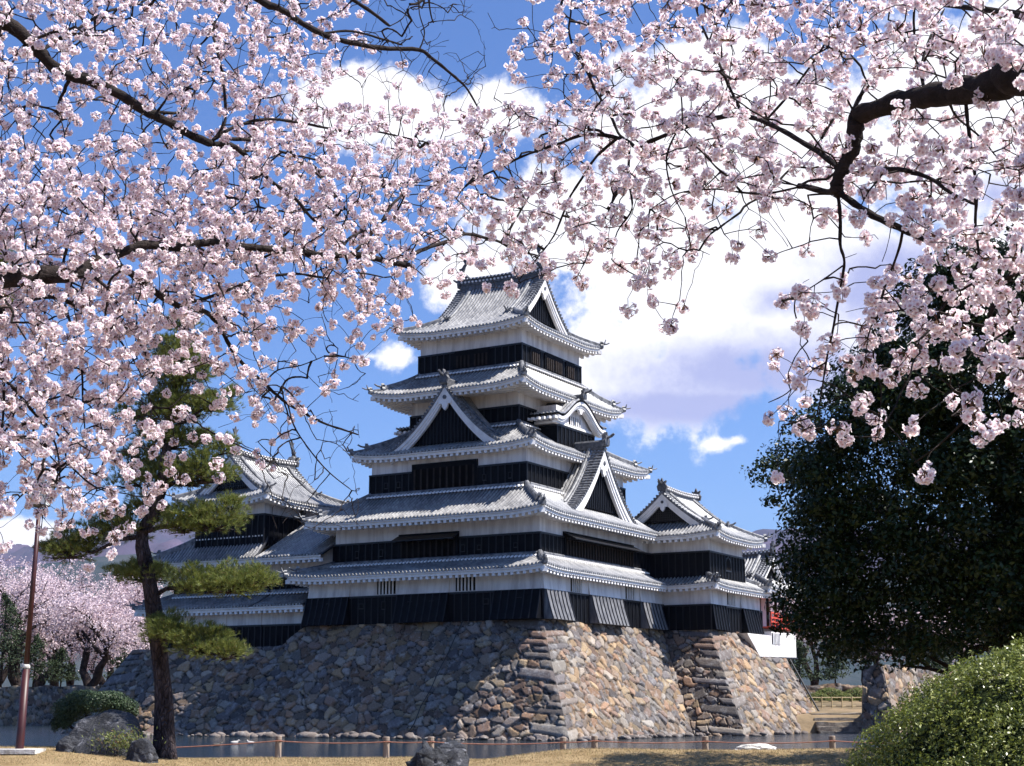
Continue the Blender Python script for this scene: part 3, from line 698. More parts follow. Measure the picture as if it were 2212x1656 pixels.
def build_inui():
    Z = -1.15; O = (6, 26, Z); K = kempty('small_keep', *O); tag(K, 'smaller black and white keep with white gable standing behind the pine tree', 'castle')
    L0 = (2, 13, 22.5, 31.9); L1 = (2.9, 12, 22.5, 31.0); L2 = (2.2, 8.6, 22.75, 28.6)
    storey(K, O, L0, Z, 1.7, .33, 'WS'); storey(K, O, L1, 1.7, 5.3, 3.5, 'WS'); storey(K, O, L2, 5.6, 9.4, 7.8, 'WS')
    skirt(K, O, (.9, 14, 19.0, 33.0), (2.95, 12, 22.5, 31.0), 1.5, 2.5, (2, 13, 17, 31.9), up=.25, sides='WN', lim={'W': (3.5, 14.0)})
    skirt(K, O, (1.2, 13.5, 19, 32.4), (2.6, 9.4, 22.7, 28.7), 4.75, 6.4, (2.9, 12, 17, 31.0), up=.3, sides='WN', lim={'W': (3.5, 13.4)})
    fr = lambda x, y, z: (y, x, z)
    irimoya(K, O, (21.5, 29.8, .9, 9.9), 8.75, 4.15, lambda d: .42 * d + .088 * d * d, 1.35, (22.75, 28.6, 2.2, 8.6), fr, up=.5, bb=.6, lattice=True, pend=1.1, fish=.95, rh=.55)
    flare(K, O, wface('W', 2, 22.5), 3, 6, Z + .02, 1.4, .33, .5)
    return K
inui = build_inui(); inui.location = kw(6 - 1.3, 26 - .75, -1.25)
def build_gallery():
    Z = -1.15; O = (6, 19.5, Z); K = kempty('connecting_gallery', *O); tag(K, 'connecting wing with long sloping tiled roof between the keep and the smaller keep', 'castle wing')
    storey(K, O, (2.05, 10, 17.2, 22.6), Z, 1.7, .33, 'W'); storey(K, O, (2.95, 9.5, 16.2, 22.6), 1.7, 5.3, 3.5, 'W')
    skirt(K, O, (.9, 12, 16, 24), (2.95, 10, 17, 23), 1.5, 2.5, (2.05, 10, 16, 24), up=0, sides='W', lim={'W': (2.25, 6.5)})
    m = MB(); zz = lambda s, d: 4.7 + .5 * d + .01 * d * d
    for O2, iv in (((1.2, 17.1), (1, 0)), ((11.2, 17.1), (-1, 0))):
        roof_side(m, O2, (0, 1), iv, zz, 5.0, lambda d: 0, lambda d: 5.7, ID, 8)
    r = m.build('roof', ['tile', 'rib'], K, O)
    a = MB(); b = MB(); eaves(a, b, (1.2, 11.2, 17.1, 22.8), (2.95, 9.5, 16.2, 22.6), lambda k, s: 4.7, ID, 'W'); a.build('fascia', 'trim', r, O); b.build('rafters', 'trim', r, O)
    main_ridge(K, O, lambda x, y, z: (6.2 + x, y, z), 16.4, 22.6, 7.4, .4, .34, 0)
    return K
gallery = build_gallery(); gallery.location = kw(6 - 1.3, 19.5 - .75, -1.25)
for k_ in (keep, tatsumi, tsukimi, inui, gallery):
    for c in k_.children: c.location = (0, 0, 0); fix(c)
# ================================================================ dry stone walls
PAL = np.array([(.38, .27, .17), (.31, .235, .18), (.25, .22, .205), (.20, .18, .185), (.42, .32, .21), (.26, .18, .145), (.37, .33, .29), (.15, .135, .14), (.34, .22, .15), (.30, .25, .22)])
def voronoi(s, t, sx, st, seed):
    r = np.random.default_rng(seed); n = 512; J = r.random((n, n, 2)); V = r.random((n, n, 5)); W_ = (r.random((n, n)) * .0)
    gi = np.floor(s / sx).astype(int); gj = np.floor(t / st).astype(int)
    F1 = np.full(s.shape, 9e9); F2 = F1.copy(); id_ = np.zeros(s.shape + (2,), int); c1 = np.zeros(s.shape + (2,))
    for di in (-2, -1, 0, 1, 2):
        for dj in (-2, -1, 0, 1, 2):
            a = gi + di; b = gj + dj; jj = J[a % n, b % n]
            px = (a + .5 + (jj[..., 0] - .5) * 1.0 + .5 * (b % 2)) * sx; py = (b + .5 + (jj[..., 1] - .5) * .95) * st
            w_ = 1 + .0 * px; d = np.sqrt(((s - px) / sx) ** 2 + ((t - py) / st) ** 2) - (V[a % n, b % n, 4] - .5) * .62
            m = d < F1; F2 = np.where(m, F1, np.minimum(F2, d)); F1 = np.where(m, d, F1)
            id_[..., 0] = np.where(m, a % n, id_[..., 0]); id_[..., 1] = np.where(m, b % n, id_[..., 1])
            c1[..., 0] = np.where(m, px, c1[..., 0]); c1[..., 1] = np.where(m, py, c1[..., 1])
    return F1, F2, V[id_[..., 0], id_[..., 1]], c1
def stone_face(A, B, mA, mB, nrm, ztop, zbot, off, res=.07, seed=1, sx=.64, st=.47, amp=.14, quoin=(True, True)):
    """A, B: top ends (world xy) at offset 0, m*: mitre vectors, off(depth): outward batter. ztop(s) may vary."""
    A, B, mA, mB, nrm = [np.array(v, float) for v in (A, B, mA, mB, nrm)]
    L = np.linalg.norm(B - A); dr = (B - A) / L; H = float(np.max(ztop(np.linspace(0, L, 20)))) - zbot; z0 = zbot + H
    no = int((L + 4) / res); nt = int(H * 1.15 / res)
    u = np.linspace(0, 1, no + 1)[None, :]; v = np.linspace(0, 1, nt + 1)[:, None]
    zt = ztop(u * L); z = zt + (zbot - zt) * v; dep = z0 - z; o = off(dep)
    P = (A + o[..., None] * mA) * (1 - u)[..., None] + (B + o[..., None] * mB) * u[..., None]
    s = (P - A) @ dr; t = dep * 1.12
    F1, F2, V, c = voronoi(s + 50 + .10 * np.sin(t * 3.1 + 2 * np.sin(s)), t + 50 + .08 * np.sin(s * 2.3 + t), sx, st, seed)
    e = F2 - F1
    # long corner stones, laid alternately
    for m_, far, on in ((mA, False, quoin[0] and np.linalg.norm(np.array(mA)) > 1.2), (mB, True, quoin[1] and np.linalg.norm(np.array(mB)) > 1.2)):
        if not on: continue
        q = np.abs((u if not far else 1 - u) * (np.linalg.norm(P[:, -1] - P[:, 0], axis=-1)[:, None])); rowh = .58; t_ = t + .22 * np.sin(t * 1.7 + seed); row = np.floor((t_ + .10 * q) / rowh).astype(int); alt = (row + (1 if (nrm @ KE2) > -.5 else 0)) % 2
        rr = np.random.default_rng(77); jit = rr.random((64, 6)); ln = np.where(alt == 0, 2.0, .95) * (.8 + .5 * jit[row % 64, 0]); f_ = ((t_ + .10 * q) / rowh - row) * rowh
        ins = (q < ln) & (jit[row % 64, 5] < .68); ec = np.minimum(np.minimum(f_, rowh - f_), ln - q + .1 * np.sin(t * 9)) * 1.5; e = np.where(ins, ec, np.minimum(e, np.abs(q - ln) * 2.2 + .0)); V = np.where(ins[..., None], jit[row % 64][..., 1:6] * .5 + .2, V)
        c = np.where(ins[..., None], np.stack([s + 50, t + 50], -1), c)
    bul = np.clip(e / .22, 0, 1) ** .45; gap = np.clip((e - .04) / .08, 0, 1)
    tilt = ((s + 50 - c[..., 0]) * (V[..., 0] - .5) + (t + 50 - c[..., 1]) * (V[..., 1] - .5)) * .3
    amp_ = amp; h = bul * amp + (V[..., 2] - .5) * .15 * bul + tilt * bul - amp * .6
    G1, G2, V3, c3 = voronoi(s + 80, t + 80, .2, .17, seed + 40); sm = (e < .085) & (V3[..., 0] > .35); e3 = np.clip((G2 - G1) / .3, 0, 1)
    h = np.where(sm, -amp * .55 + e3 * .07, h); V = np.where(sm[..., None], V3, V); gap = np.where(sm, np.clip((e3 - .15) * 2, 0, 1) * .8, gap)
    edge = np.minimum(np.minimum(u * no, (1 - u) * no) / 3.0, 1.0); h = h * edge
    X = P + h[..., None] * nrm; Vt = np.dstack([X, z + h * .25])
    ci = (V[..., 3] * len(PAL)).astype(int) % len(PAL); col = .76 * PAL[ci] * (.5 + .8 * V[..., 2])[..., None]
    patch = .5 + .5 * np.sin(s * .45 + 1.3 * np.sin(t * .6 + seed)); col = col * (1 + .22 * patch[..., None] * np.array((1, .5, 0.)))
    col = col * (.10 + .90 * gap[..., None])
    W_ = no + 1; i, j = np.meshgrid(np.arange(nt), np.arange(no), indexing='ij'); q = i * W_ + j
    Fc = np.stack([q, q + W_, q + W_ + 1, q + 1], -1).reshape(-1, 4)
    return Vt.reshape(-1, 3), Fc, col.reshape(-1, 3)
def join_faces(name, faces, parent, mat_='stone', attr='stone'):
    Vs, Fs, Cs, k = [], [], [], 0
    loc = np.array(parent.matrix_basis.translation) if parent is not None else 0
    for V, Fc, c in faces: Vs.append(V); Fs.append(Fc + k); Cs.append(c); k += len(V)
    return np_mesh(name, np.vstack(Vs) - loc, np.vstack(Fs), mat_, parent, (attr, np.vstack(Cs)), smooth=False)
KE2, KN2 = np.array(KE), np.array(KN)
def kxy(e, n): return np.array(kw(e, n, 0)[:2])
sb = empty('stone_wall', kw(10, 8, -6.85)); tag(sb, 'battered castle base of rough fitted boulders rising from the moat under the keep', 'stone wall')
BO = lambda d: 3.72 * (np.clip(d, 0, 9) / 6.85) ** 1.04
ZT, ZB = 6.85, -.35
def ztw(s):  # west face: top falls by 1.2 m north of the keep (s runs from the north end)
    n = 31.3 - s; return np.where(n < 17.5, ZT, np.where(n < 18.9, ZT - 1.25 * (n - 17.5) / 1.4, ZT - 1.25))
def zts(s): return np.where(s < 5.0, ZT, np.where(s < 7.2, ZT - 1.62 * (s - 5.0) / 2.2, ZT - 1.62))
fl = lambda s: ZT + 0 * s
W_, S_, N_, E_ = -KE2, -KN2, KN2, KE2
fc = [stone_face(kxy(0, 31.3), kxy(0, 0), W_ + N_, W_ + S_, W_, ztw, ZB, BO, seed=3),
      stone_face(kxy(0, 0), kxy(16.95, 0), W_ + S_, W_ + S_, S_, fl, ZB, BO, seed=4, res=.065, quoin=(True, False)),
      stone_face(kxy(16.95, 0), kxy(16.95, -3.52), W_ + S_, W_ + S_, W_, fl, ZB, BO, seed=5, res=.065, quoin=(False, True)),
      stone_face(kxy(16.95, -3.52), kxy(29.2, -3.52), W_ + S_, S_, S_, zts, ZB, BO, seed=6, res=.075),
      stone_face(kxy(29.2, -3.52), kxy(29.2, 20), S_, E_ * 0, E_, lambda s: ZT - 1.62 + 0 * s, ZB, BO, seed=8, res=.2),
      stone_face(kxy(12, 31.3), kxy(0, 31.3), N_, W_ + N_, N_, lambda s: ZT - 1.25 + 0 * s, ZB, BO, seed=7, res=.12)]
join_faces('wall_face', fc, sb)
def stone_cap(poly, z, parent, name='top_fill'):
    m = MB(); v = [kw(e, n, z) for e, n in poly]; m.add(v, [tuple(range(len(v)))])
    return m.build(name, 'earth', parent, tuple(parent.location))
M['earth'] = mat('packed_earth', (.25, .2, .15), .95, .1, vary((.16, .13, .09), (.3, .25, .18), 1.2, .02, 15))
stone_cap([(.25, .25), (17.2, .25), (17.2, -3.3), (24, -3.3), (24, 17.4), (.25, 17.4)], -.06, sb)
stone_cap([(24, -3.5), (29.2, -3.5), (29.2, 17.4), (24, 17.4)], -1.68, sb); stone_cap([(-.3, 17.4), (24, 17.4), (24, 31.1), (-.3, 31.1)], -1.3, sb)
c = MB(); c.tube([kw(29.25, -3.52 - float(BO(d)) - .2, -d) for d in (1.7, 3, 4.5, 6.2, 6.8)], .07, 6); c.build('pipe', 'batten', sb, tuple(sb.location))
c = MB(); c.tube([kw(-float(BO(d)) - .22, 5.4 + .22 * d + .1 * sin(d * 3), -d) for d in (-.05, 1, 2, 3, 4, 5, 6, 6.7)], .03, 5); c.build('cable', 'batten', sb, tuple(sb.location))
# rubble along the water's edge
def rock_mesh(name, sx, sy, sz, seed, mat_='rock', parent=None, sub=4, rough=.25, loc=(0, 0, 0), rz=0, facets=9, power=.0):
    import bmesh
    bm = bmesh.new(); bmesh.ops.create_icosphere(bm, subdivisions=sub, radius=1); r = np.random.default_rng(seed)
    V = np.array([v.co[:] for v in bm.verts]); Nn = V / np.linalg.norm(V, axis=1)[:, None]; rad = np.ones(len(V))
    for _ in range(facets):  # planar cuts give broken faces
        d = r.normal(size=3); d /= np.linalg.norm(d); h = r.uniform(.62, .9); dd = Nn @ d
        rad = np.minimum(rad, np.where(dd > .05, h / np.maximum(dd, .05), 9))
    for f_, a_ in ((2.1, .5), (4.7, .25), (9.5, .16)) + (((19, .09), (31, .05)) if sub > 4 and rough > .4 else ()):
        ph = r.uniform(0, 6, 6); rad += rough * a_ * (np.sin(Nn[:, 0] * f_ + ph[0] + 1.3 * np.sin(Nn[:, 1] * f_ + ph[1])) * np.sin(Nn[:, 1] * f_ + ph[2] + 1.1 * np.sin(Nn[:, 2] * f_ + ph[3])) + .3 * np.sin(Nn[:, 2] * f_ * 2 + ph[4]))
    V = Nn * rad[:, None] * np.array((sx, sy, sz)); c_, s_ = cos(rz), sin(rz)
    V = np.stack([V[:, 0] * c_ - V[:, 1] * s_, V[:, 0] * s_ + V[:, 1] * c_, V[:, 2]], 1)
    Fc = np.array([[v.index for v in f.verts] for f in bm.faces]); bm.free()
    if mat_ is None: return V, Fc
    o = np_mesh(name, V, Fc, mat_, parent, smooth=True); o.location = loc; return o
def rock_build(t, b, o):
    c = coords(t); n = t.noise(c, 1.6, 8, .65); n2 = t.noise(scaled(t, c, (1, 1.2, 1.5)), 3.2, 10, .72)
    vor = t.n('ShaderNodeTexVoronoi', feature='DISTANCE_TO_EDGE'); vor.inputs['Scale'].default_value = 1.7; t.l(t.mix(.12, c, t.noise(c, 3, 5, .6, 1)), vor.inputs[0])
    col = t.mix(t.ramp(n, [(.35, 0.), (.65, 1.)]), (.012, .014, .02), (.06, .062, .075))
    col = t.mix(t.ramp(n2, [(.56, 0.), (.66, .9)]), col, (.26, .26, .29)); col = t.mix(t.ramp(vor.outputs[0], [(0, .6), (.015, 0.)]), col, (.02, .02, .02))  # pale noise spots are highlights put into the rock colour
    t.l(col, b.inputs['Base Color']); h = t.math('ADD', n2, t.math('MULTIPLY', t.ramp(vor.outputs[0], [(0, 0.), (.05, 1.)]), .15))
    bn = t.n('ShaderNodeBump'); bn.inputs['Distance'].default_value = .16; t.l(h, bn.inputs['Height']); t.l(bn.outputs[0], b.inputs['Normal'])
M['rock'] = mat('dark_rock', (.12, .12, .13), .75, .4, rock_build)
fcs = []; r_ = np.random.default_rng(5)
for k in range(210):
    if k < 150: n = r_.uniform(-3.5, 33); dd = abs(r_.normal(0, .35)); e = -3.75 - .1 - dd; sc = r_.uniform(.10, .46) ** 1.2 * (1.5 if 6 < n < 21 else .8)
    elif k < 185: e = r_.uniform(-3.5, 13); n = -3.9 - abs(r_.normal(0, .3)); sc = r_.uniform(.14, .3)
    else: e = r_.uniform(13, 29); n = -7.4 - abs(r_.normal(0, .3)); sc = r_.uniform(.14, .3)
    V, Fc = rock_mesh('', sc * r_.uniform(1, 1.7), sc, sc * r_.uniform(.5, .9), k, None, sub=2, rz=r_.uniform(0, 3)); p = kw(e, n, -6.85)
    fcs.append((V + np.array((p[0], p[1], r_.uniform(-.02, .12))), Fc, np.tile(np.array((.2, .165, .15)) * r_.uniform(.6, 1.1), (len(V), 1))))
rub = empty('rubble', (0, 0, 0)); o = join_faces('rubble', fcs, None); bpy.data.objects.remove(rub)
tag(o, 'loose pale stones scattered along the waterline at the foot of the castle base', 'rubble', kind='stuff')
# ================================================================ far and side walls
def plain_wall(name, label, A, B, h, thick, zb, batter, seed, res=.12, group=None, ret=None, sx=.7, st=.5):
    A, B = np.array(A[:2], float), np.array(B[:2], float); d = (B - A) / np.linalg.norm(B - A); nr = np.array((d[1], -d[0]))
    if nr[1] > 0: nr = -nr
    q = empty(name, (*A, zb)); o_ = lambda t: batter * np.clip(t, 0, 9) / h; ft = lambda s: zb + h + .10 * np.sin(s * 1.7) + 0 * s
    f = [stone_face(A, B, nr - d, nr, nr, ft, zb - .4, o_, quoin=(False, False), seed=seed, res=res, sx=sx, st=st), stone_face(A - nr * thick, A, -d, nr - d, -d, lambda s: zb + h + 0 * s, zb - .4, o_, quoin=(False, False), seed=seed + 1, res=res, sx=sx, st=st)]
    join_faces('wall_face', f, q); m = MB(); z = zb + h - .05; a, b, c_, e_ = A, B, B - nr * thick, A - nr * thick
    m.add([(*a, z), (*b, z), (*c_, z), (*e_, z)], [(0, 1, 2, 3)]); m.build('top_fill', 'earth', q, tuple(q.location)); return tag(q, label, 'stone wall', group)
p0 = at(-260, 1484, 150); p1 = at(305, 1484, 133)
plain_wall('stone_wall', 'low dark stone wall along the far left bank below the pale cherry trees', p0, p1, 3.55, 3, 0, .5, 21, .14)
RW = at(1912, 1560, 100)
plain_wall('stone_wall', 'stone wall right of the water steps, behind the clipped bush', RW, (RW[0] + KE[0] * 45, RW[1] + KE[1] * 45), 4.35, 1.3, .1, 1.1, 31, .09, sx=.75, st=.55)
# ================================================================ ground and water
def sstep(a, b, x): t = np.clip((x - a) / (b - a), 0, 1); return t * t * (3 - 2 * t)
def lawn_z(x, y):
    x = np.asarray(x, float); y = np.asarray(y, float)
    hump = .37 * np.exp(-((x + 10.5) / 3.2) ** 2) * np.exp(-((y - 35.5) / 3.5) ** 2) + .36 * np.exp(-((x + 16) / 5) ** 2) * np.exp(-((y - 36) / 3.0) ** 2) + .40 * sstep(-2.5, 2.0, x) * np.exp(-((y - 37.2) / 2.2) ** 2)
    z = .515 + hump + .02 * np.sin(x * .9) * np.sin(y * .7 + 1) + .10 * sstep(34, 40, y) * sstep(-9, -6, x) * (1 - sstep(-3, 0, x))
    return z * (1 - sstep(40.6, 41.6, y)) + (-.6) * sstep(40.6, 41.6, y)
def grid(name, xs, ys, zf, m, kind='structure'):
    X, Y = np.meshgrid(xs, ys); Z = zf(X, Y); V = np.stack([X, Y, Z], -1).reshape(-1, 3); W = len(xs)
    i, j = np.meshgrid(np.arange(len(ys) - 1), np.arange(len(xs) - 1), indexing='ij'); q = i * W + j
    o = np_mesh(name, V, np.stack([q, q + 1, q + W + 1, q + W], -1).reshape(-1, 4), m, None, smooth=True); o['kind'] = kind; return o
M['lawn'] = mat('dry_lawn', (.4, .3, .15), .95, .1, vary((.24, .165, .08), (.38, .275, .15), 1.6, .06, 45))
grid('lawn', np.linspace(-70, 70, 281), np.concatenate([np.linspace(-30, 30, 40), np.linspace(30.3, 42.5, 80)]), lawn_z, 'lawn')
M['soil'] = mat('bank_soil', (.3, .22, .14), .95, .1, vary((.10, .08, .05), (.22, .16, .10), .35, .05, 3))
def far_z(x, y):
    right = np.interp(y, [100, 104.4, 105.5, 110, 113, 124, 126, 2e4], [-1, -1, 1.2, 1.45, 1.7, 3.0, 3.4, 3.4]); left = np.where(y > 134.2 - 17 / 31 * (x + 33), 3.4, -1.5)
    return np.where(x > 12, right, left) + .15 * np.sin(x * .3) * np.sin(y * .21) * (y > 130)
grid('ground', np.concatenate([[-9000, -3000, -1000, -400], np.linspace(-200, 200, 201), [400, 1000, 3000, 9000]]), np.concatenate([np.linspace(100, 160, 81), np.linspace(170, 400, 20), [1000, 3000, 6000, 12000]]), far_z, 'soil')
def water_build(t, b, o):
    c = coords(t); n = t.noise(scaled(t, c, (1, .5, 1)), 6, 5, .7); n2 = t.noise(scaled(t, c, (1, .4, 1)), .5, 3, .5)
    bn = t.n('ShaderNodeBump'); bn.inputs['Distance'].default_value = .16; t.l(t.math('ADD', n, t.math('MULTIPLY', n2, .6)), bn.inputs['Height']); t.l(bn.outputs[0], b.inputs['Normal'])
M['water'] = mat('moat_water', (.012, .02, .028), .07, .5, water_build)
m = MB(); m.add([(-400, 36, 0), (400, 36, 0), (400, 175, 0), (-400, 175, 0)], [(0, 1, 2, 3)]); o = m.build('moat_water', 'water'); o['kind'] = 'structure'
m = MB(); m.add([(-9000, -300, -1.2), (9000, -300, -1.2), (9000, 12000, -1.2), (-9000, 12000, -1.2)], [(0, 1, 2, 3)]); o = m.build('moat_bed', 'soil'); o['kind'] = 'structure'
# mountains
def ridge_line(name, pts, Y0, Y1, seed, mt):
    xs = np.linspace(-3200, 3200, 321); r = np.random.default_rng(seed)
    px = [p[0] for p in pts]; Zc = [at(p[0], p[1], Y1) for p in pts]; crest = np.interp(xs, [z[0] for z in Zc], [z[2] for z in Zc])
    ys = np.linspace(0, 1, 30)[:, None]; X = np.tile(xs, (30, 1)); Y = Y0 + (Y1 - Y0) * ys + 0 * X
    nz = sum(a * np.sin(X * f + p1 + 1.7 * np.sin(Y * f * .8 + p2)) for a, f, p1, p2 in ((.06, .004, 1, 2), (.05, .009, 3, 1), (.03, .021, 2, 5), (.015, .05, 0, 3)))
    Z = crest * np.minimum(1, ys ** .8 * (1 + nz * 1.6 * (1 - ys) * 2 + nz * .35)); V = np.stack([X, Y, Z], -1).reshape(-1, 3); W = 321
    i, j = np.meshgrid(np.arange(29), np.arange(320), indexing='ij'); q = i * W + j
    o = np_mesh(name, V, np.stack([q, q + 1, q + W + 1, q + W], -1).reshape(-1, 4), mt, None, smooth=True); o['kind'] = 'structure'; return o
M['mount'] = mat('hazy_forested_mountain', (.1, .08, .1), .95, .05, vary((.03, .035, .06), (.085, .06, .095), .004, 6, .01))  # blue-violet of distant haze put into the forest colour
M['hill'] = mat('wooded_hill', (.06, .08, .05), .95, .05, vary((.02, .035, .04), (.05, .055, .06), .01, 4, .02))
ridge_line('mountains', [(-400, 1215), (-100, 1190), (23, 1182), (76, 1166), (150, 1150), (250, 1140), (335, 1120), (430, 1130), (550, 1160), (900, 1200), (1400, 1190), (1600, 1158), (1640, 1147), (1760, 1152), (2000, 1130), (2300, 1150), (2700, 1180)], 5200, 7500, 4, 'mount')
ridge_line('hill', [(-400, 1240), (0, 1228), (90, 1215), (250, 1200), (340, 1188), (480, 1230), (900, 1290), (1500, 1290), (1640, 1240), (1800, 1250), (2300, 1230), (2700, 1260)], 2600, 3600, 9, 'hill')
# ================================================================ vegetation helpers
def unit(v): return v / (np.linalg.norm(v, axis=-1, keepdims=True) + 1e-9)
def leaf_quads(C, N, size, aspect=.5, rng=RNG, cup=.0):
    """rhombus leaves: centres C, normals N, lengths size"""
    n = len(C); a = unit(np.cross(N, rng.normal(size=(n, 3)))); b = np.cross(N, a); L = (np.asarray(size) * .5)[:, None] if np.ndim(size) else size * .5
    V = np.stack([C - a * L, C + b * L * aspect + N * L * cup, C + a * L, C - b * L * aspect + N * L * cup], 1).reshape(-1, 3)
    return V, np.arange(4 * n).reshape(-1, 4)
def foliage_mat(name, c1, c2, rough=.45, trans=.25, spec=.5, scale=.6, light=None):
    def f(t, b, o):
        a = t.n('ShaderNodeAttribute', attribute_name='tone'); s = t.n('ShaderNodeSeparateXYZ'); t.l(a.outputs['Vector'], s.inputs[0])
        col = t.mix(s.outputs[0], c1, c2)
        if light: col = t.mix(t.ramp(s.outputs[1], [(.86, 0.), (.9, 1.)]), col, light)
        t.l(col, b.inputs['Base Color'])
        if trans:
            tr = t.n('ShaderNodeBsdfTranslucent'); t.l(col, tr.inputs[0]); mx = t.n('ShaderNodeMixShader'); mx.inputs[0].default_value = trans
            t.l(b.outputs[0], mx.inputs[1]); t.l(tr.outputs[0], mx.inputs[2]); t.l(mx.outputs[0], o.inputs[0])
    return mat(name, c1, rough, spec, f)
M['evergreen'] = foliage_mat('evergreen_leaf', (.006, .013, .004), (.022, .040, .010), .4, .06, .2)
M['needle'] = foliage_mat('pine_needle', (.07, .10, .022), (.24, .27, .07), .5, .3, .3, light=(.24, .15, .07))
M['azalea'] = foliage_mat('azalea_leaf', (.06, .08, .012), (.22, .25, .04), .35, .25, .4, light=(.36, .38, .12))
M['shrub'] = foliage_mat('shrub_leaf', (.02, .04, .02), (.055, .085, .035), .5, .1, .3)
M['conifer'] = foliage_mat('conifer_leaf', (.02, .035, .018), (.06, .085, .04), .6, .1, .2)
M['farbloom'] = foliage_mat('far_blossom', (.50, .38, .42), (.82, .70, .73), .8, .35, .1, light=(.25, .17, .17))
def bark_build(c1, c2, sz=.25, dist=.05, sc=4, vw=.6):
    def f(t, b, o):
        v = scaled(t, coords(t), (1, 1, sz)); n = t.noise(v, sc, 8, .7)
        vor = t.n('ShaderNodeTexVoronoi', feature='DISTANCE_TO_EDGE'); vor.inputs['Scale'].default_value = sc * 2; t.l(v, vor.inputs[0])
        t.l(t.mix(t.ramp(n, [(.35, 0.), (.65, 1.)]), c1, c2), b.inputs['Base Color'])
        bn = t.n('ShaderNodeBump'); bn.inputs['Distance'].default_value = dist
        t.l(t.math('ADD', n, t.ramp(vor.outputs[0], [(0, 0.), (.12, vw)])), bn.inputs['Height']); t.l(bn.outputs[0], b.inputs['Normal'])
    return f
M['pinebark'] = mat('pine_bark', (.06, .04, .035), .95, .1, bark_build((.010, .008, .010), (.10, .078, .080), .35, .09, 6))
M['bark'] = mat('dark_bark', (.03, .02, .02), .9, .2, bark_build((.008, .006, .006), (.035, .026, .024), 1.6, .025, 9, .08))
M['farbark'] = mat('far_bark', (.03, .02, .02), .9, .1, vary((.012, .009, .009), (.045, .033, .03), 2))
def tone(n, k, rng=RNG):
    a = np.repeat(rng.random((n, 3)), k, 0); return a
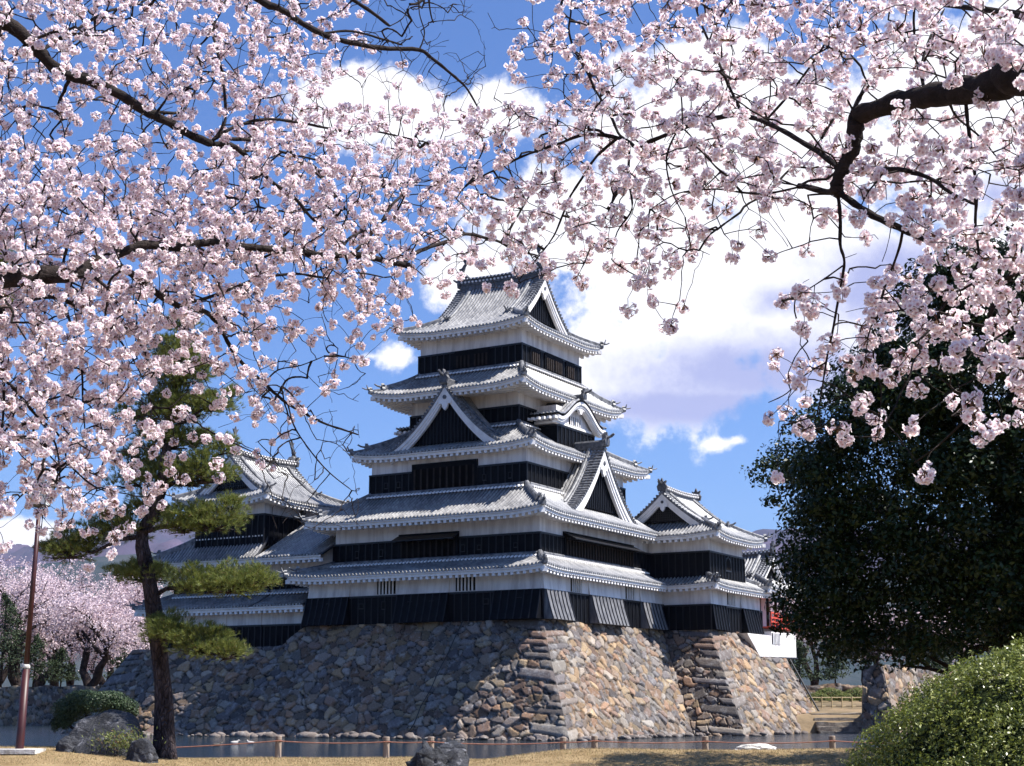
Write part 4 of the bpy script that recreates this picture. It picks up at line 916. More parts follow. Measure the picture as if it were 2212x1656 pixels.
# ---------------------------------------------------------------- broadleaf evergreen on the right
def evergreen():
    Y0 = 31.6; rng = np.random.default_rng(21)
    T = empty('evergreen_tree', (at(2195, 1500, Y0)[0], Y0, .5)); tag(T, 'big dark glossy-leaved evergreen tree at right, with low sweeping boughs', 'tree'); org = np.array(T.location)
    bl = [(1965, 705, 85), (2060, 690, 110), (2180, 650, 120), (1890, 790, 85), (1835, 880, 80), (1765, 955, 75), (1700, 1015, 58), (1705, 1095, 50), (1735, 1170, 75), (1705, 1250, 62), (1722, 1325, 55), (1790, 1365, 50),
          (1880, 980, 110), (2040, 880, 150), (2160, 1000, 150), (1850, 1110, 110), (1990, 1120, 130), (2130, 1200, 120), (1830, 1260, 95), (1950, 1310, 80), (2070, 1310, 85), (2180, 1340, 90), (1870, 1380, 45), (1980, 1395, 40), (2100, 1390, 40),
          (2300, 800, 170), (2320, 1020, 170), (2320, 1230, 160), (2420, 900, 150), (2440, 1120, 150), (2380, 680, 110)]
    bl = [(x + 28, y, r) for x, y, r in bl]; cx, cy, Rr = 2200, 1020, 560; cl = []
    for x, y, r in bl:
        n = int((r / 30) ** 2 * 3.4) + 4
        for _ in range(n):
            q = rng.uniform(0, 2 * pi); rr = r * sqrt(rng.uniform(0, 1)) * .9; px, py = x + rr * cos(q), y + rr * sin(q)
            d = min(1, math.hypot(px - cx, py - cy) / Rr); dz = 4.6 * sqrt(max(0.03, 1 - d * d)) + .3
            dep = rng.uniform(-dz, dz)
            if rng.random() < .6: dep = -dz * rng.uniform(.55, 1)
            p = np.array(at(px, py, Y0)); p[1] += dep; cl.append((p, rng.uniform(.28, .55)))
    for _ in range(130):   # small sprays that break the outline
        x, y, r = bl[rng.integers(0, 25)]; q = rng.uniform(0, 2 * pi); p = np.array(at(x + r * 1.12 * cos(q), y + r * 1.12 * sin(q), Y0)); p[1] += rng.uniform(-2, 2); cl.append((p, rng.uniform(.12, .25)))
    C = []; Nn = []; tn = []
    for p, r in cl:
        m = int(170 * (r / .45) ** 2) + 12; d = unit(rng.normal(size=(m, 3))); C.append(p + d * r * rng.uniform(.45, 1.08, (m, 1)) * np.array((1.15, 1.15, .8))); Nn.append(unit(d + rng.normal(size=(m, 3)) * .7 + (0, 0, .5))); tn.append(np.full(m, rng.random() * .5))
    C = np.vstack(C); Nn = np.vstack(Nn); tn = np.concatenate(tn)
    V, Fc = leaf_quads(C, Nn, rng.uniform(.09, .155, len(C)), .46, rng, .12); t = np.zeros((len(C), 3)); t[:, 0] = tn + rng.random(len(C)) * .5
    np_mesh('crown', V - org, Fc, 'evergreen', T, ('tone', np.repeat(t, 4, 0)))
    b = MB(); P = lambda l, dy=0: [tuple(np.array(at(x, y, Y0)) + (0, dy, 0)) for x, y in l]
    tr = P([(2195, 1500), (2192, 1400), (2185, 1250), (2170, 1050), (2180, 900), (2200, 760)]); tr[0] = (tr[0][0], tr[0][1], .3)
    b.tube(tr, [.36, .27, .25, .2, .14, .07], 12)
    for l, r in (([(2180, 1390), (2120, 1398), (2078, 1408), (2050, 1440), (2022, 1455), (1985, 1446), (1930, 1440)], (.13, .1, .08, .06, .05, .035, .02)), ([(2190, 1380), (2100, 1370), (2010, 1400), (1940, 1415), (1860, 1400)], (.12, .08, .06, .04, .02)),
                 ([(2180, 1330), (2080, 1290), (1960, 1290), (1840, 1310), (1740, 1330)], (.14, .1, .07, .05, .02)), ([(2180, 1230), (2060, 1150), (1930, 1110), (1800, 1120)], (.14, .1, .06, .02)), ([(2172, 1080), (2060, 960), (1940, 880), (1860, 850)], (.13, .09, .05, .02)),
                 ([(2050, 1440), (2000, 1415), (1950, 1380)], (.05, .03, .02)), ([(1985, 1446), (1950, 1425), (1900, 1412)], (.03, .02, .012)), ([(2180, 1200), (2300, 1100), (2400, 1050)], (.13, .08, .03))):
        b.tube(P(l, rng.uniform(-1.2, .4)), list(r), 7)
    b.build('trunk', 'bark', T, tuple(org), True)
evergreen()
# ---------------------------------------------------------------- pines
def needles(C, dirs, nper, L, wd, rng):
    """tufts: centres C, axis dirs; nper needles each"""
    n = len(C); c = np.repeat(C, nper, 0); ax = np.repeat(dirs, nper, 0); sp = rng.normal(size=(n * nper, 3)); sp = unit(sp - ax * (sp * ax).sum(1, keepdims=True))
    k = rng.uniform(.15, 1.25, (n * nper, 1)); d = unit(ax + sp * k); l = L * rng.uniform(.7, 1.1, (n * nper, 1)); s = unit(np.cross(d, rng.normal(size=d.shape))) * wd * .5
    st = c + ax * rng.uniform(-.04, .03, (n * nper, 1))
    V = np.stack([st - s, st + s, st + d * l], 1).reshape(-1, 3); return V, np.arange(3 * n * nper).reshape(-1, 3)
def pine(name, label, Y0, trunk, widths, limbs, pads, base_z, seed, dens=1.0, group=None):
    rng = np.random.default_rng(seed); px = Y0 / F / cos(TH)
    T = empty(name, (at(*trunk[0], Y0)[0], Y0, base_z)); tag(T, label, 'tree', group); org = np.array(T.location)
    b = MB(); tp = [at(x, y, Y0) for x, y in trunk]; tp[0] = (tp[0][0], tp[0][1], base_z - .25)
    # refine the trunk and make it slightly knobbly
    tp = np.array(tp); k = len(tp); tt = np.linspace(0, k - 1, k * 4); P = np.stack([np.interp(tt, range(k), tp[:, i]) for i in range(3)], 1); rw = np.interp(tt, range(k), widths) * px * .5
    P[:, 1] += .08 * np.sin(tt * 1.3); rw = rw * (1 + .06 * np.sin(tt * 3.1)); rw[0] *= 1.35; rw[1] *= 1.1
    b.tube(P, list(rw), 14)
    for l, r0 in limbs:
        q = np.array([at(x, y, Y0 + d) for x, y, d in l]); b.tube(q, list(np.linspace(r0, r0 * .35, len(q)) * px), 7)
    Cs = []; Ds = []; tw = MB()
    for x, y, rx, ry, dep in pads:
        c = np.array(at(x, y, Y0 + dep)); a = np.array((rx * px * 1.18, max(rx * px * .85, .4), ry * px * 1.75)); n = int(dens * 560 * a[0] * (a[1] + a[2]) ) + 20
        nb = max(3, int(n / 26)); sub = unit(rng.normal(size=(nb, 3))) * rng.uniform(.2, 1, (nb, 1)) ** .5 * a * .85; sub[:, 2] = np.abs(sub[:, 2]) * 1.1 - a[2] * .55
        for s in sub:
            m = 26; d = unit(rng.normal(size=(m, 3)) + (0, 0, .55)); rr = min(.26, a[2] * .6); ctr = c + s
            pos = ctr + d * rr * rng.uniform(.5, 1.0, (m, 1)) * np.array((1.25, 1.25, .75)); Cs.append(pos); out = unit(s / a + 1e-6); Ds.append(unit(d * .8 + np.array((0, 0, .75)) + out * .5 + rng.normal(size=(m, 3)) * .18))
            tw.tube([c + (0, 0, -a[2] * .6), c + s * .5 + (0, 0, -a[2] * .35), ctr + (0, 0, -rr * .4)], [.022, .016, .009], 4, caps=False)
    C = np.vstack(Cs); Dd = np.vstack(Ds); npn = 17; V, Fc = needles(C, Dd, npn, .125, .0085, rng); t = np.repeat(rng.random((len(C), 3)), npn, 0); t[:, 1] = rng.random(len(t)) * .93; t = np.repeat(t, 3, 0)
    np_mesh('crown', V - org, Fc, 'needle', T, ('tone', t)); tr = b.build('trunk', 'pinebark', T, tuple(org), True); tw.build('twigs', 'pinebark', tr, tuple(org))
    return T
LZ = lambda x, y: float(lawn_z(x, y))
PY = 36.0; px_ = at(355, 1618, PY)
pine('pine_tree', 'tall pine with layered needle pads and leaning flaky trunk beside the large rock', PY,
     [(357, 1622), (352, 1500), (342, 1400), (330, 1293), (319, 1228), (306, 1179), (306, 1146), (335, 1101), (351, 1055), (358, 1000), (361, 951), (366, 906), (381, 833), (386, 778), (392, 700)], [46, 37, 35, 33, 31, 28, 26, 26, 25, 23, 20, 17, 13, 9, 5],
     [([(330, 1290, 0), (360, 1272, -.2), (430, 1270, -.4), (530, 1262, -.4)], 6), ([(310, 1150, 0), (345, 1140, -.2), (400, 1135, -.3), (480, 1120, -.3)], 6), ([(308, 1160, 0), (260, 1165, 0), (200, 1195, .2), (130, 1180, .3)], 6), ([(345, 1380, 0), (400, 1380, -.5), (470, 1395, -.7)], 5),
      ([(318, 1225, 0), (280, 1240, .3), (262, 1235, .5)], 5), ([(352, 1060, 0), (400, 1030, -.2), (470, 990, -.4)], 4), ([(362, 950, 0), (300, 900, .3), (270, 890, .5)], 4), ([(364, 930, 0), (430, 890, -.3), (490, 860, -.3)], 4), ([(340, 1090, 0), (300, 1050, .3), (265, 1030, .4)], 4), ([(380, 830, 0), (420, 810, 0), (450, 800, 0)], 3)],
     [(375, 1352, 58, 30, -.5), (440, 1378, 60, 32, -.7), (490, 1402, 36, 20, -.8), (350, 1340, 30, 18, -.3), (420, 1245, 60, 30, -.4), (500, 1246, 70, 32, -.5), (550, 1238, 40, 20, -.4), (318, 1232, 55, 24, .1), (300, 1225, 60, 18, .6), (400, 1118, 50, 32, -.3), (460, 1108, 60, 36, -.3), (500, 1090, 28, 20, -.2),
      (150, 1168, 58, 36, .3), (105, 1180, 20, 10, .3), (200, 1150, 40, 26, .2), (262, 1120, 58, 38, .2), (330, 1110, 30, 26, .6), (390, 1010, 55, 38, -.2), (445, 1000, 60, 42, -.3), (480, 960, 30, 22, -.2), (400, 880, 60, 32, 0), (455, 862, 52, 26, -.2), (500, 848, 20, 10, 0), (340, 870, 40, 24, .4), (385, 800, 62, 30, 0), (440, 795, 30, 24, .1), (385, 742, 55, 24, 0), (400, 690, 36, 20, 0),
      (275, 1032, 40, 22, .3), (285, 892, 40, 18, .4), (320, 925, 32, 18, .5), (345, 1010, 50, 34, .2), (365, 935, 58, 34, .1), (318, 1085, 44, 24, .1), (372, 850, 50, 26, .1), (388, 770, 55, 26, 0), (330, 1000, 30, 20, .8), (420, 940, 40, 24, .5), (300, 975, 34, 16, .6)], LZ(px_[0], PY), 31, 1.35)
pine('pine_tree', 'pine whose dark boughs just enter the photo at the left edge above the cherry limb', 12.0, [(-300, 1700), (-290, 1200), (-270, 800), (-240, 500), (-220, 350)], [60, 50, 40, 25, 10],
     [([(-265, 700, 0), (-180, 640, 0), (-70, 600, .2), (10, 560, .2)], 14), ([(-260, 760, 0), (-150, 720, .2), (-20, 655, .3)], 12)], [(-70, 560, 60, 40, .2), (-10, 560, 28, 26, .2), (-25, 500, 30, 22, .2), (-60, 650, 60, 32, .3), (-8, 655, 30, 24, .3), (-200, 600, 120, 70, 0), (-240, 420, 120, 60, 0)], .5, 37, 1.6)
# ---------------------------------------------------------------- clipped azalea in the right foreground
def bush(name, label, c, ax, n, leaf, mt, seed, cat='bush', lump=.045):
    rng = np.random.default_rng(seed); T = empty(name, (c[0], c[1], c[2])); tag(T, label, cat)
    d = unit(rng.normal(size=(n, 3))); d[:, 2] = np.abs(d[:, 2]) * 1.0; r = 1 + lump * (np.sin(d[:, 0] * 7 + 2 * np.sin(d[:, 2] * 5)) * np.sin(d[:, 1] * 6 + d[:, 2] * 4) + .6 * np.sin(d[:, 0] * 15 + 1) * np.sin(d[:, 2] * 13 + d[:, 1] * 11)) + rng.normal(size=n) * .022
    C = d * r[:, None] * np.array(ax)
    # leaves grow in whorls
    k = 5; C = np.repeat(C, k, 0) + rng.normal(size=(n * k, 3)) * leaf * .42; Nn = unit(np.repeat(unit(d / np.array(ax)), k, 0) + rng.normal(size=(n * k, 3)) * .65)
    V, Fc = leaf_quads(C, Nn, rng.uniform(.7, 1.15, n * k) * leaf, .42, rng, .15); t = np.repeat(np.repeat(rng.random((n, 3)), k, 0), 4, 0)
    t[:, 0] = np.clip(t[:, 0] * .5 + .5 * np.repeat(rng.random(n * k), 4), 0, 1)
    np_mesh('leaves', V, Fc, mt, T, ('tone', t))
    m = rng.normal(size=(40, 3)); b = MB()
    for q in unit(m): b.tube([(q[0] * .1, q[1] * .1, -.02), (q[0] * ax[0] * .5, q[1] * ax[1] * .5, abs(q[2]) * ax[2] * .5 + .1), (q[0] * ax[0] * .9, q[1] * ax[1] * .9, abs(q[2]) * ax[2] * .9)], [.02, .014, .006], 5)
    b.build('stems', 'bark', T)
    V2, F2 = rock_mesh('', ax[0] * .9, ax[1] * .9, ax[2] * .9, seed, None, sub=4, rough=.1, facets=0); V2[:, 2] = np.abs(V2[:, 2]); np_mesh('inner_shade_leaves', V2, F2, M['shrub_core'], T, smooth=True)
    return T
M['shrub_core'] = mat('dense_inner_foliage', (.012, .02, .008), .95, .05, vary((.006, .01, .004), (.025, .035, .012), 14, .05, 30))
q = at(2275, 1660, 13.5)
bush('azalea_bush', 'large clipped azalea dome of small bright leaves in the right foreground', (q[0], 13.5, .45), (1.92, 1.6, 2.02), 26000, .036, 'azalea', 41)
# dark clipped shrub leaning over the large rock
def cloud_shrub():
    Y0 = 37.2; rng = np.random.default_rng(43); b0 = at(180, 1600, Y0); T = empty('shrub', (b0[0], Y0, .9)); tag(T, 'dark flat-topped shrub spreading behind the large rock at left', 'shrub'); org = np.array(T.location)
    C = []; N_2 = []
    for x, y, rx, ry in ((205, 1520, 62, 24), (150, 1535, 38, 26), (262, 1528, 36, 20), (120, 1565, 10, 16), (140, 1555, 24, 22), (285, 1540, 14, 10), (180, 1510, 40, 18), (235, 1512, 40, 18)):
        n = int(rx * ry * 3.2); c = np.array(at(x, y, Y0)); d = unit(rng.normal(size=(n, 3)) + (0, 0, .3)); s = .0116; C.append(c + d * np.array((rx * s, rx * s * .8, ry * s)) * rng.uniform(.6, 1.08, (n, 1))); N_2.append(unit(d + rng.normal(size=(n, 3)) * .6))
    C = np.vstack(C); V, Fc = leaf_quads(C, np.vstack(N_2), .06, .4, rng, .1); np_mesh('leaves', V - org, Fc, 'shrub', T, ('tone', np.repeat(rng.random((len(C), 3)), 4, 0)))
    b = MB(); P = lambda l: [at(x, y, Y0) for x, y in l]
    for l in ([(180, 1625), (165, 1580), (140, 1560), (110, 1560)], [(180, 1620), (200, 1560), (240, 1535)], [(182, 1620), (190, 1560), (180, 1525)]): b.tube(P(l), [.06, .045, .03, .015][:len(l)], 6)
    b.build('stems', 'bark', T, tuple(org), True)
cloud_shrub()
# ---------------------------------------------------------------- distant cherries and conifers
def far_tree(name, label, x, Y, h, rad, seed, kind='cherry', zb=3.4, group=None, nq=9000):
    rng = np.random.default_rng(seed); X = (x - CX) / F * Y; T = empty(name, (X, Y, zb)); tag(T, label, 'tree', group); b = MB(); tips = []
    if kind == 'cherry':
        def limb(p, d, l, r, dep):
            pts = [p]; q = p.copy(); dd = d.copy()
            for i in range(4): dd = unit(dd + rng.normal(size=3) * .22 + (0, 0, .06 if dep < 2 else -.03)); q = q + dd * l / 4; pts.append(q)
            b.tube(pts, list(np.linspace(r, r * .55, 5)), 6 if dep < 2 else 4, caps=False)
            if dep >= 3: tips.append(q); tips.append(pts[2]); return
            for k in range(3 if dep else rng.integers(3, 5)):
                az = rng.uniform(0, 2 * pi); s = rng.uniform(.45, .95); nd = unit(dd * .55 + np.array((cos(az) * s, sin(az) * s, rng.uniform(.05, .5)))); limb(pts[rng.integers(2, 5)], nd, l * rng.uniform(.62, .8), r * .5, dep + 1)
        for k in range(2): a = rng.uniform(0, 2 * pi); limb(np.zeros(3) - (0, 0, .1), unit(np.array((cos(a) * .45, sin(a) * .45, 1))), h * .36, h * .028, 0)
        tp = np.array(tips); sc = np.array((rad / (np.abs(tp[:, 0]).max() + .1), rad / (np.abs(tp[:, 1]).max() + .1), h / (tp[:, 2].max() + .3)))
        b.v = [tuple(np.array(v) * sc) for v in b.v]; tp = tp * sc; n = nq; c = tp[rng.integers(0, len(tp), n // 8)] + rng.normal(size=(n // 8, 3)) * (.75, .75, .5); c = np.repeat(c, 8, 0) + rng.normal(size=(n // 8 * 8, 3)) * .17
        V, Fc = leaf_quads(c, unit(rng.normal(size=c.shape)), rng.uniform(.12, .24, len(c)), .8, rng); t = rng.random((len(c), 3)); t[:, 0] = t[:, 0] * .5 + .5 * np.repeat(rng.random(len(c) // 8), 8); mt = 'farbloom'; nm = 'blossoms'
    else:
        b.tube([(0, 0, -.1), (.1, 0, h * .5), (0, .1, h * .97)], [h * .02, h * .014, .03], 6); n = nq; C = []
        for k in range(26 if h > 6 else 16):
            zc = h * (.22 + .76 * k / (26 if h > 6 else 16)); rr = rad * (1 - (zc / h) ** 1.6) + .15; az = rng.uniform(0, 2 * pi); l = rr * rng.uniform(.5, 1)
            b.tube([(0, 0, zc), (cos(az) * l, sin(az) * l, zc - .1)], [.06, .02], 4); m = n // 26
            C.append(np.array((cos(az) * l * .6, sin(az) * l * .6, zc)) + rng.normal(size=(m, 3)) * (rr * .33, rr * .33, h * .03))
        c = np.vstack(C); V, Fc = leaf_quads(c, unit(rng.normal(size=c.shape) + (0, 0, .6)), rng.uniform(.12, .3, len(c)), .4, rng); t = rng.random((len(c), 3)); mt = 'conifer'; nm = 'foliage'
    np_mesh(nm, V, Fc, mt, T, ('tone', np.repeat(t, 4, 0))); b.build('trunk', 'farbark', T, smooth=True); return T
GL, GR = 'cherry trees along the far left bank', 'cherry trees beyond the moat behind the evergreen'
for k, (x, Y, h, rad, lb) in enumerate([(212, 141, 9.0, 6.0, 'pink cherry with dark forked trunk, nearest the wall between lamp post and pine trunk'), (62, 150, 12.5, 6.8, 'pale pink cherry right behind the lamp post'), (300, 152, 11.5, 5.5, 'pale cherry behind the pine trunk, touching the castle base'),
        (138, 164, 13.0, 6.5, 'taller pale cherry behind the forked one, right of the lamp post'), (-45, 150, 12, 6.5, 'pink cherry at the extreme left edge behind the far wall'), (5, 172, 14.5, 7.5, 'farthest pale cherry at the left edge, top against the hills'), (250, 176, 14.5, 7.5, 'hindmost pale cherry left of the pine, its top below the mountains'), (172, 158, 11.5, 6, 'cherry filling the gap behind the forked cherry, a little taller than it'), (105, 182, 16, 7.5, 'hindmost cherry behind the lamp post, highest blossoms of the far left grove')]):
    far_tree('cherry_tree', lb, x, Y, h, rad, 60 + k, group=GL, nq=13000)
for k, (x, Y, h, rad, lb) in enumerate([(1745, 150, 9.5, 6, 'far cherry seen just right of the pavilion wall'), (1858, 142, 7.5, 5, 'small bare-limbed cherry above the gap left of the side stone wall'), (1968, 150, 10.5, 6.5, 'far cherry above the left part of the side stone wall'), (2090, 158, 11.5, 6.5, 'far cherry glimpsed under the evergreen boughs near its trunk'), (2200, 150, 11, 6, 'far cherry behind the evergreen trunk at the right edge'), (1650, 172, 12, 6, 'far cherry mostly behind the pavilion')]):
    far_tree('cherry_tree', lb, x, Y, h, rad, 80 + k, group=GR, nq=9000)
for k, (x, Y, h, rad, lb) in enumerate([(22, 143, 9.0, 3.2, 'dark conifer in front of the cherries at the far left edge'), (92, 146, 5.2, 2.4, 'short dark conifer under the cherries right of the lamp post'), (150, 148, 4.0, 2.2, 'low dark conifer left of the forked cherry trunk'), (282, 146, 4.4, 2.3, 'dark conifer between the forked cherry and the pine trunk'),
        (1790, 134, 3.8, 2.0, 'small round conifer above the water steps'), (1715, 132, 4.2, 2.3, 'small conifer right beside the pavilion base'), (2010, 136, 4.0, 2.5, 'low conifer above the side stone wall')]):
    far_tree('conifer', lb, x, Y, h, rad, 95 + k, 'conifer', group='small conifers on the far banks', nq=5200)
# ================================================================ rocks, posts, lamp, ducks
def rock(label, x, yb, Y, wpx, hpx, seed, mt='rock', rz=0, dep=.8, rough=.25, zb=None, tilt=0):
    s = Y / F; p = at(x, yb, Y); z = LZ(p[0], Y) if zb is None else zb; sx, sz = wpx * s / 2, hpx * s
    o = rock_mesh('rock', sx, sx * dep, sz * 1.0, seed, mt, None, 5, rough, (p[0], Y, z), rz); tag(o, label, 'rock'); o.rotation_euler[1] = tilt; return o
rock('large smooth blue-grey boulder left of the pine trunk', 228, 1620, 35.2, 165, 92, 7, rz=.3, rough=.15)
rock('low dark stone tucked against the left end of the boulder', 152, 1622, 34.9, 62, 30, 12)
rock('small pale round rock between the boulder and pine trunk', 306, 1628, 34.2, 74, 46, 15, rough=.15)
rock('rugged dark rock in the middle of the lawn at the bottom edge', 938, 1660, 33.5, 128, 84, 19, rough=.5, zb=.45)
M['palerock'] = mat('pale_rock', (.7, .68, .66), .8, .2, vary((.35, .33, .3), (.66, .63, .6), 3, .04, 14))
rock('flat whitish rock at the water edge near the clipped bush', 1632, 1618, 39.6, 92, 14, 23, 'palerock', dep=.5, zb=.80, rough=.3)
# fern tuft on the boulder
def tuft():
    rng = np.random.default_rng(3); p = np.array(at(262, 1600, 34.6)); T = empty('fern', tuple(p)); tag(T, 'yellow-green fern growing between the boulder and the small rock', 'plant')
    n = 900; c = rng.normal(size=(n, 3)) * (.3, .12, .12); V, Fc = leaf_quads(c, unit(rng.normal(size=(n, 3))), .09, .2, rng); np_mesh('fronds', V, Fc, 'needle', T, ('tone', np.repeat(rng.random((n, 3)), 4, 0)))
    b = MB(); [b.tube([(0, 0, -.15), (q * .15, 0, .1)], .006, 4) for q in (-1.4, -.7, 0, .8, 1.5)]; b.build('stems', 'bark', T)
tuft()
M['post'] = mat('weathered_post', (.3, .24, .19), .9, .1, vary((.16, .12, .10), (.38, .31, .25), 5, .01, 40, sc=(1, 1, .15)))
M['rope'] = mat('reddish_rope', (.25, .1, .07), .8, .2, vary((.18, .07, .05), (.32, .15, .1), 20))
POSTS = [(-130, 1603, 'rope post out at the far left beyond the lamp'), (602, 1590, 'weathered rope post nearest the pine, left half of the lawn edge'), (835, 1592, 'rope post just left of the rugged lawn rock'), (931, 1592, 'rope post rising directly behind the rugged lawn rock'), (1216, 1593, 'rope post below the corner of the castle base, left one of a close pair'), (1284, 1590, 'rope post below the corner of the castle base, right one of a close pair'), (1523, 1591, 'rope post midway between the close pair and the whitish rock'), (1797, 1590, 'rope post nearest the clipped bush')]
tops = []
for x, y, lb in POSTS:
    p = at(x, y, 40.0); z0 = LZ(p[0], 40.0) - .1; h = p[2] - z0; T = empty('fence_post', (p[0], 40.0, z0)); tag(T, lb, 'post', 'wooden posts of the rope fence along the moat')
    b = MB(); r = .085; zs = [0, h * .3, h - .16, h - .15, h - .11, h - .10, h - .015, h]; rs = [r * 1.04, r, r, r * .9, r * .9, r, r, r * .86]; b.tube([(0, 0, z) for z in zs], rs, 14); b.build('pole', 'post', T)
    b = MB(); b.tube([((r + .012) * cos(q), (r + .012) * sin(q), h - .13) for q in np.linspace(0, 2 * pi, 13)], .014, 5, caps=False); b.build('rope_loop', 'rope', T); tops.append((p[0], 39.9, p[2] - .13))
b = MB()
for a, c_ in zip(tops, tops[1:]):
    L = math.dist(a, c_); b.tube([(a[0] + (c_[0] - a[0]) * t, 39.9, a[2] + (c_[2] - a[2]) * t - .016 * L * 4 * t * (1 - t)) for t in np.linspace(0, 1, 13)], .014, 5, caps=False)
a = tops[-1]; b.tube([(a[0] + 6 * t, 39.9, a[2] - .4 * t * (1 - t)) for t in np.linspace(0, 1, 8)], .014, 5)
tag(b.build('rope', 'rope'), 'thin reddish rope sagging from post to post along the moat edge', 'rope')
# lamp
M['lamppaint'] = mat('maroon_paint', (.045, .01, .012), .45, .4, vary((.03, .007, .008), (.06, .015, .015), 3)); M['frosted'] = mat('frosted_glass', (.75, .78, .8), .4, .4)
def lamp():
    Y0 = 34.5; p = at(42, 1619, Y0); zb = LZ(p[0], Y0); tp = at(85, 1096, Y0); H = tp[2] - zb; T = empty('street_lamp', (p[0], Y0, zb)); tag(T, 'slim maroon lamp post with square white lantern at the left edge', 'street lamp'); T.rotation_euler = (0, math.atan((tp[0] - p[0]) / H), 0)
    b = MB(); b.tube([(0, 0, z) for z in (-.2, .05, H * .33)], [.10, .095, .085], 18); b.tube([(0, 0, z) for z in (H * .35, H * .7, H)], [.062, .056, .048], 18); b.build('pole', 'lamppaint', T, smooth=True)
    b = MB(); b.tube([(0, 0, z) for z in (H * .333, H * .338, H * .344, H * .348)], [.086, .092, .084, .066], 18); b.build('collar', 'palerock', T)
    def fr(z0, z1, a, b_, m, o=0): m.hexa([(-a, -a, z0), (a, -a, z0), (a, a, z0), (-a, a, z0), (-b_, -b_, z1), (b_, -b_, z1), (b_, b_, z1), (-b_, b_, z1)])
    b = MB(); fr(H + .03, H + .5, .17, .235, b); g = b.build('lantern_glass', 'frosted', T)
    b = MB(); fr(H + .5, H + .55, .28, .28, b); fr(H + .55, H + .62, .26, .12, b); fr(H, H + .05, .14, .19, b)
    for sx in (-1, 1):
        for sy in (-1, 1): b.tube([(sx * .18, sy * .18, H + .03), (sx * .245, sy * .245, H + .5)], .016, 4)
    b.build('lantern_frame', 'dark_tile', T)
lamp()
p = at(30, 1624, 34.0); b = MB(); b.prism([(-.62, 0), (.5, 0), (.5, .1), (-.62, .1)], -.4, .4); o = b.build('slab', 'palerock', None); o.location = (p[0], 34.3, LZ(p[0], 34.3) - .02); tag(o, 'flat pale stone slab at the foot of the lamp post', 'slab')
M['duckw'] = mat('pale_feathers', (.42, .39, .36), .8, .2); M['duckd'] = mat('dark_feathers', (.05, .045, .04), .7, .2)
for x, y, dk, hd, lb in ((507, 1607, 0, .3, 'pale duck swimming, left of the two pale ducks'), (541, 1607.5, 0, 2.8, 'pale duck swimming, right of the two pale ducks'), (468, 1612, 1, .6, 'small dark duck nearer the bank than the two pale ducks')):
    Y = 2.015 / tan(math.atan((y - CY) / F) - TH); p = at(x, y, Y); T = empty('duck', (p[0], p[1], 0), hd); tag(T, lb, 'duck', 'ducks on the moat'); T.scale = (.8, .8, .8)
    b = MB(); b.tube([(-.27, 0, .12), (-.2, 0, .08), (-.05, 0, .05), (.1, 0, .06), (.17, 0, .12), (.2, 0, .16), (.22, 0, .19), (.25, 0, .21), (.31, 0, .20)], [.015, .07, .125, .12, .08, .05, .05, .05, .02], 10); b.build('body', 'duckd' if dk else 'duckw', T, smooth=True)
    b = MB(); b.hexa([(.3, -.025, .18), (.37, -.015, .175), (.37, .015, .175), (.3, .025, .18), (.3, -.015, .21), (.37, -.01, .185), (.37, .01, .185), (.3, .015, .21)]); b.build('bill', 'post', T)
# steps, bamboo fence and bank right of the castle
M['step_stone'] = mat('worn_step_stone', (.3, .27, .23), .9, .1, vary((.14, .12, .11), (.36, .32, .27), 2.5, .05, 9))
st = empty('stone_steps', (23.2, 105.5, 0)); tag(st, 'rough stone steps going down to the moat between castle base and side wall', 'steps')
for k in range(5):
    r_ = random.Random(k); b = MB(); xs = [-2.2 + .55 * i for i in range(9)]; y0, z1 = -1.9 + .62 * k, .14 + .3 * k
    b.prism([(-2.2, -.6)] + [(x, z1 + r_.uniform(-.035, .035)) for x in xs] + [(2.2, -.6)], y0 + r_.uniform(-.05, .05), y0 + 1.6); b.build('step', 'step_stone', st)
fn = empty('bamboo_fence', (23, 112.5, 1.55)); tag(fn, 'low bamboo fence on the bank above the water steps', 'fence'); M['bamboo'] = mat('bamboo', (.45, .35, .2), .6, .3)
b = MB(); [b.tube([(-4.5 + k * .75, 0, 0), (-4.5 + k * .75, 0, .95)], .045, 6) for k in range(13)]; b.build('posts', 'bamboo', fn); b = MB(); [b.tube([(-4.7, .06, z), (4.7, .06, z)], .035, 6) for z in (.25, .6, .88)]; b.build('rails', 'bamboo', fn)
# dry grass blades over the visible lawn
def blades():
    rng = np.random.default_rng(8); n = 90000; x = rng.uniform(-15.5, 15.5, n); y = rng.uniform(32.6, 40.9, n); z = lawn_z(x, y); h = rng.uniform(.02, .05, n); a = rng.uniform(0, pi, n); wd = .007; lean = rng.normal(size=(n, 2)) * .025
    b = np.stack([x, y, z - .005], 1); s = np.stack([np.cos(a) * wd, np.sin(a) * wd, 0 * a], 1); V = np.stack([b - s, b + s, b + np.column_stack([lean, h])], 1).reshape(-1, 3)
    o = np_mesh('grass', V, np.arange(3 * n).reshape(-1, 3), 'blade', None, ('tone', np.repeat(rng.random((n, 3)), 3, 0))); o['kind'] = 'stuff'; o['label'] = 'short dry tan grass covering the lawn along the moat'
M['blade'] = foliage_mat('dry_grass_blade', (.26, .18, .09), (.5, .38, .22), .8, .2, .1, light=(.14, .17, .06))
blades()
plain_wall('stone_wall', 'low dark rubble wall on the bank behind the bamboo fence', (14, 121), (34, 122.5), .75, .6, 2.75, .15, 51, .12, sx=.6, st=.35)
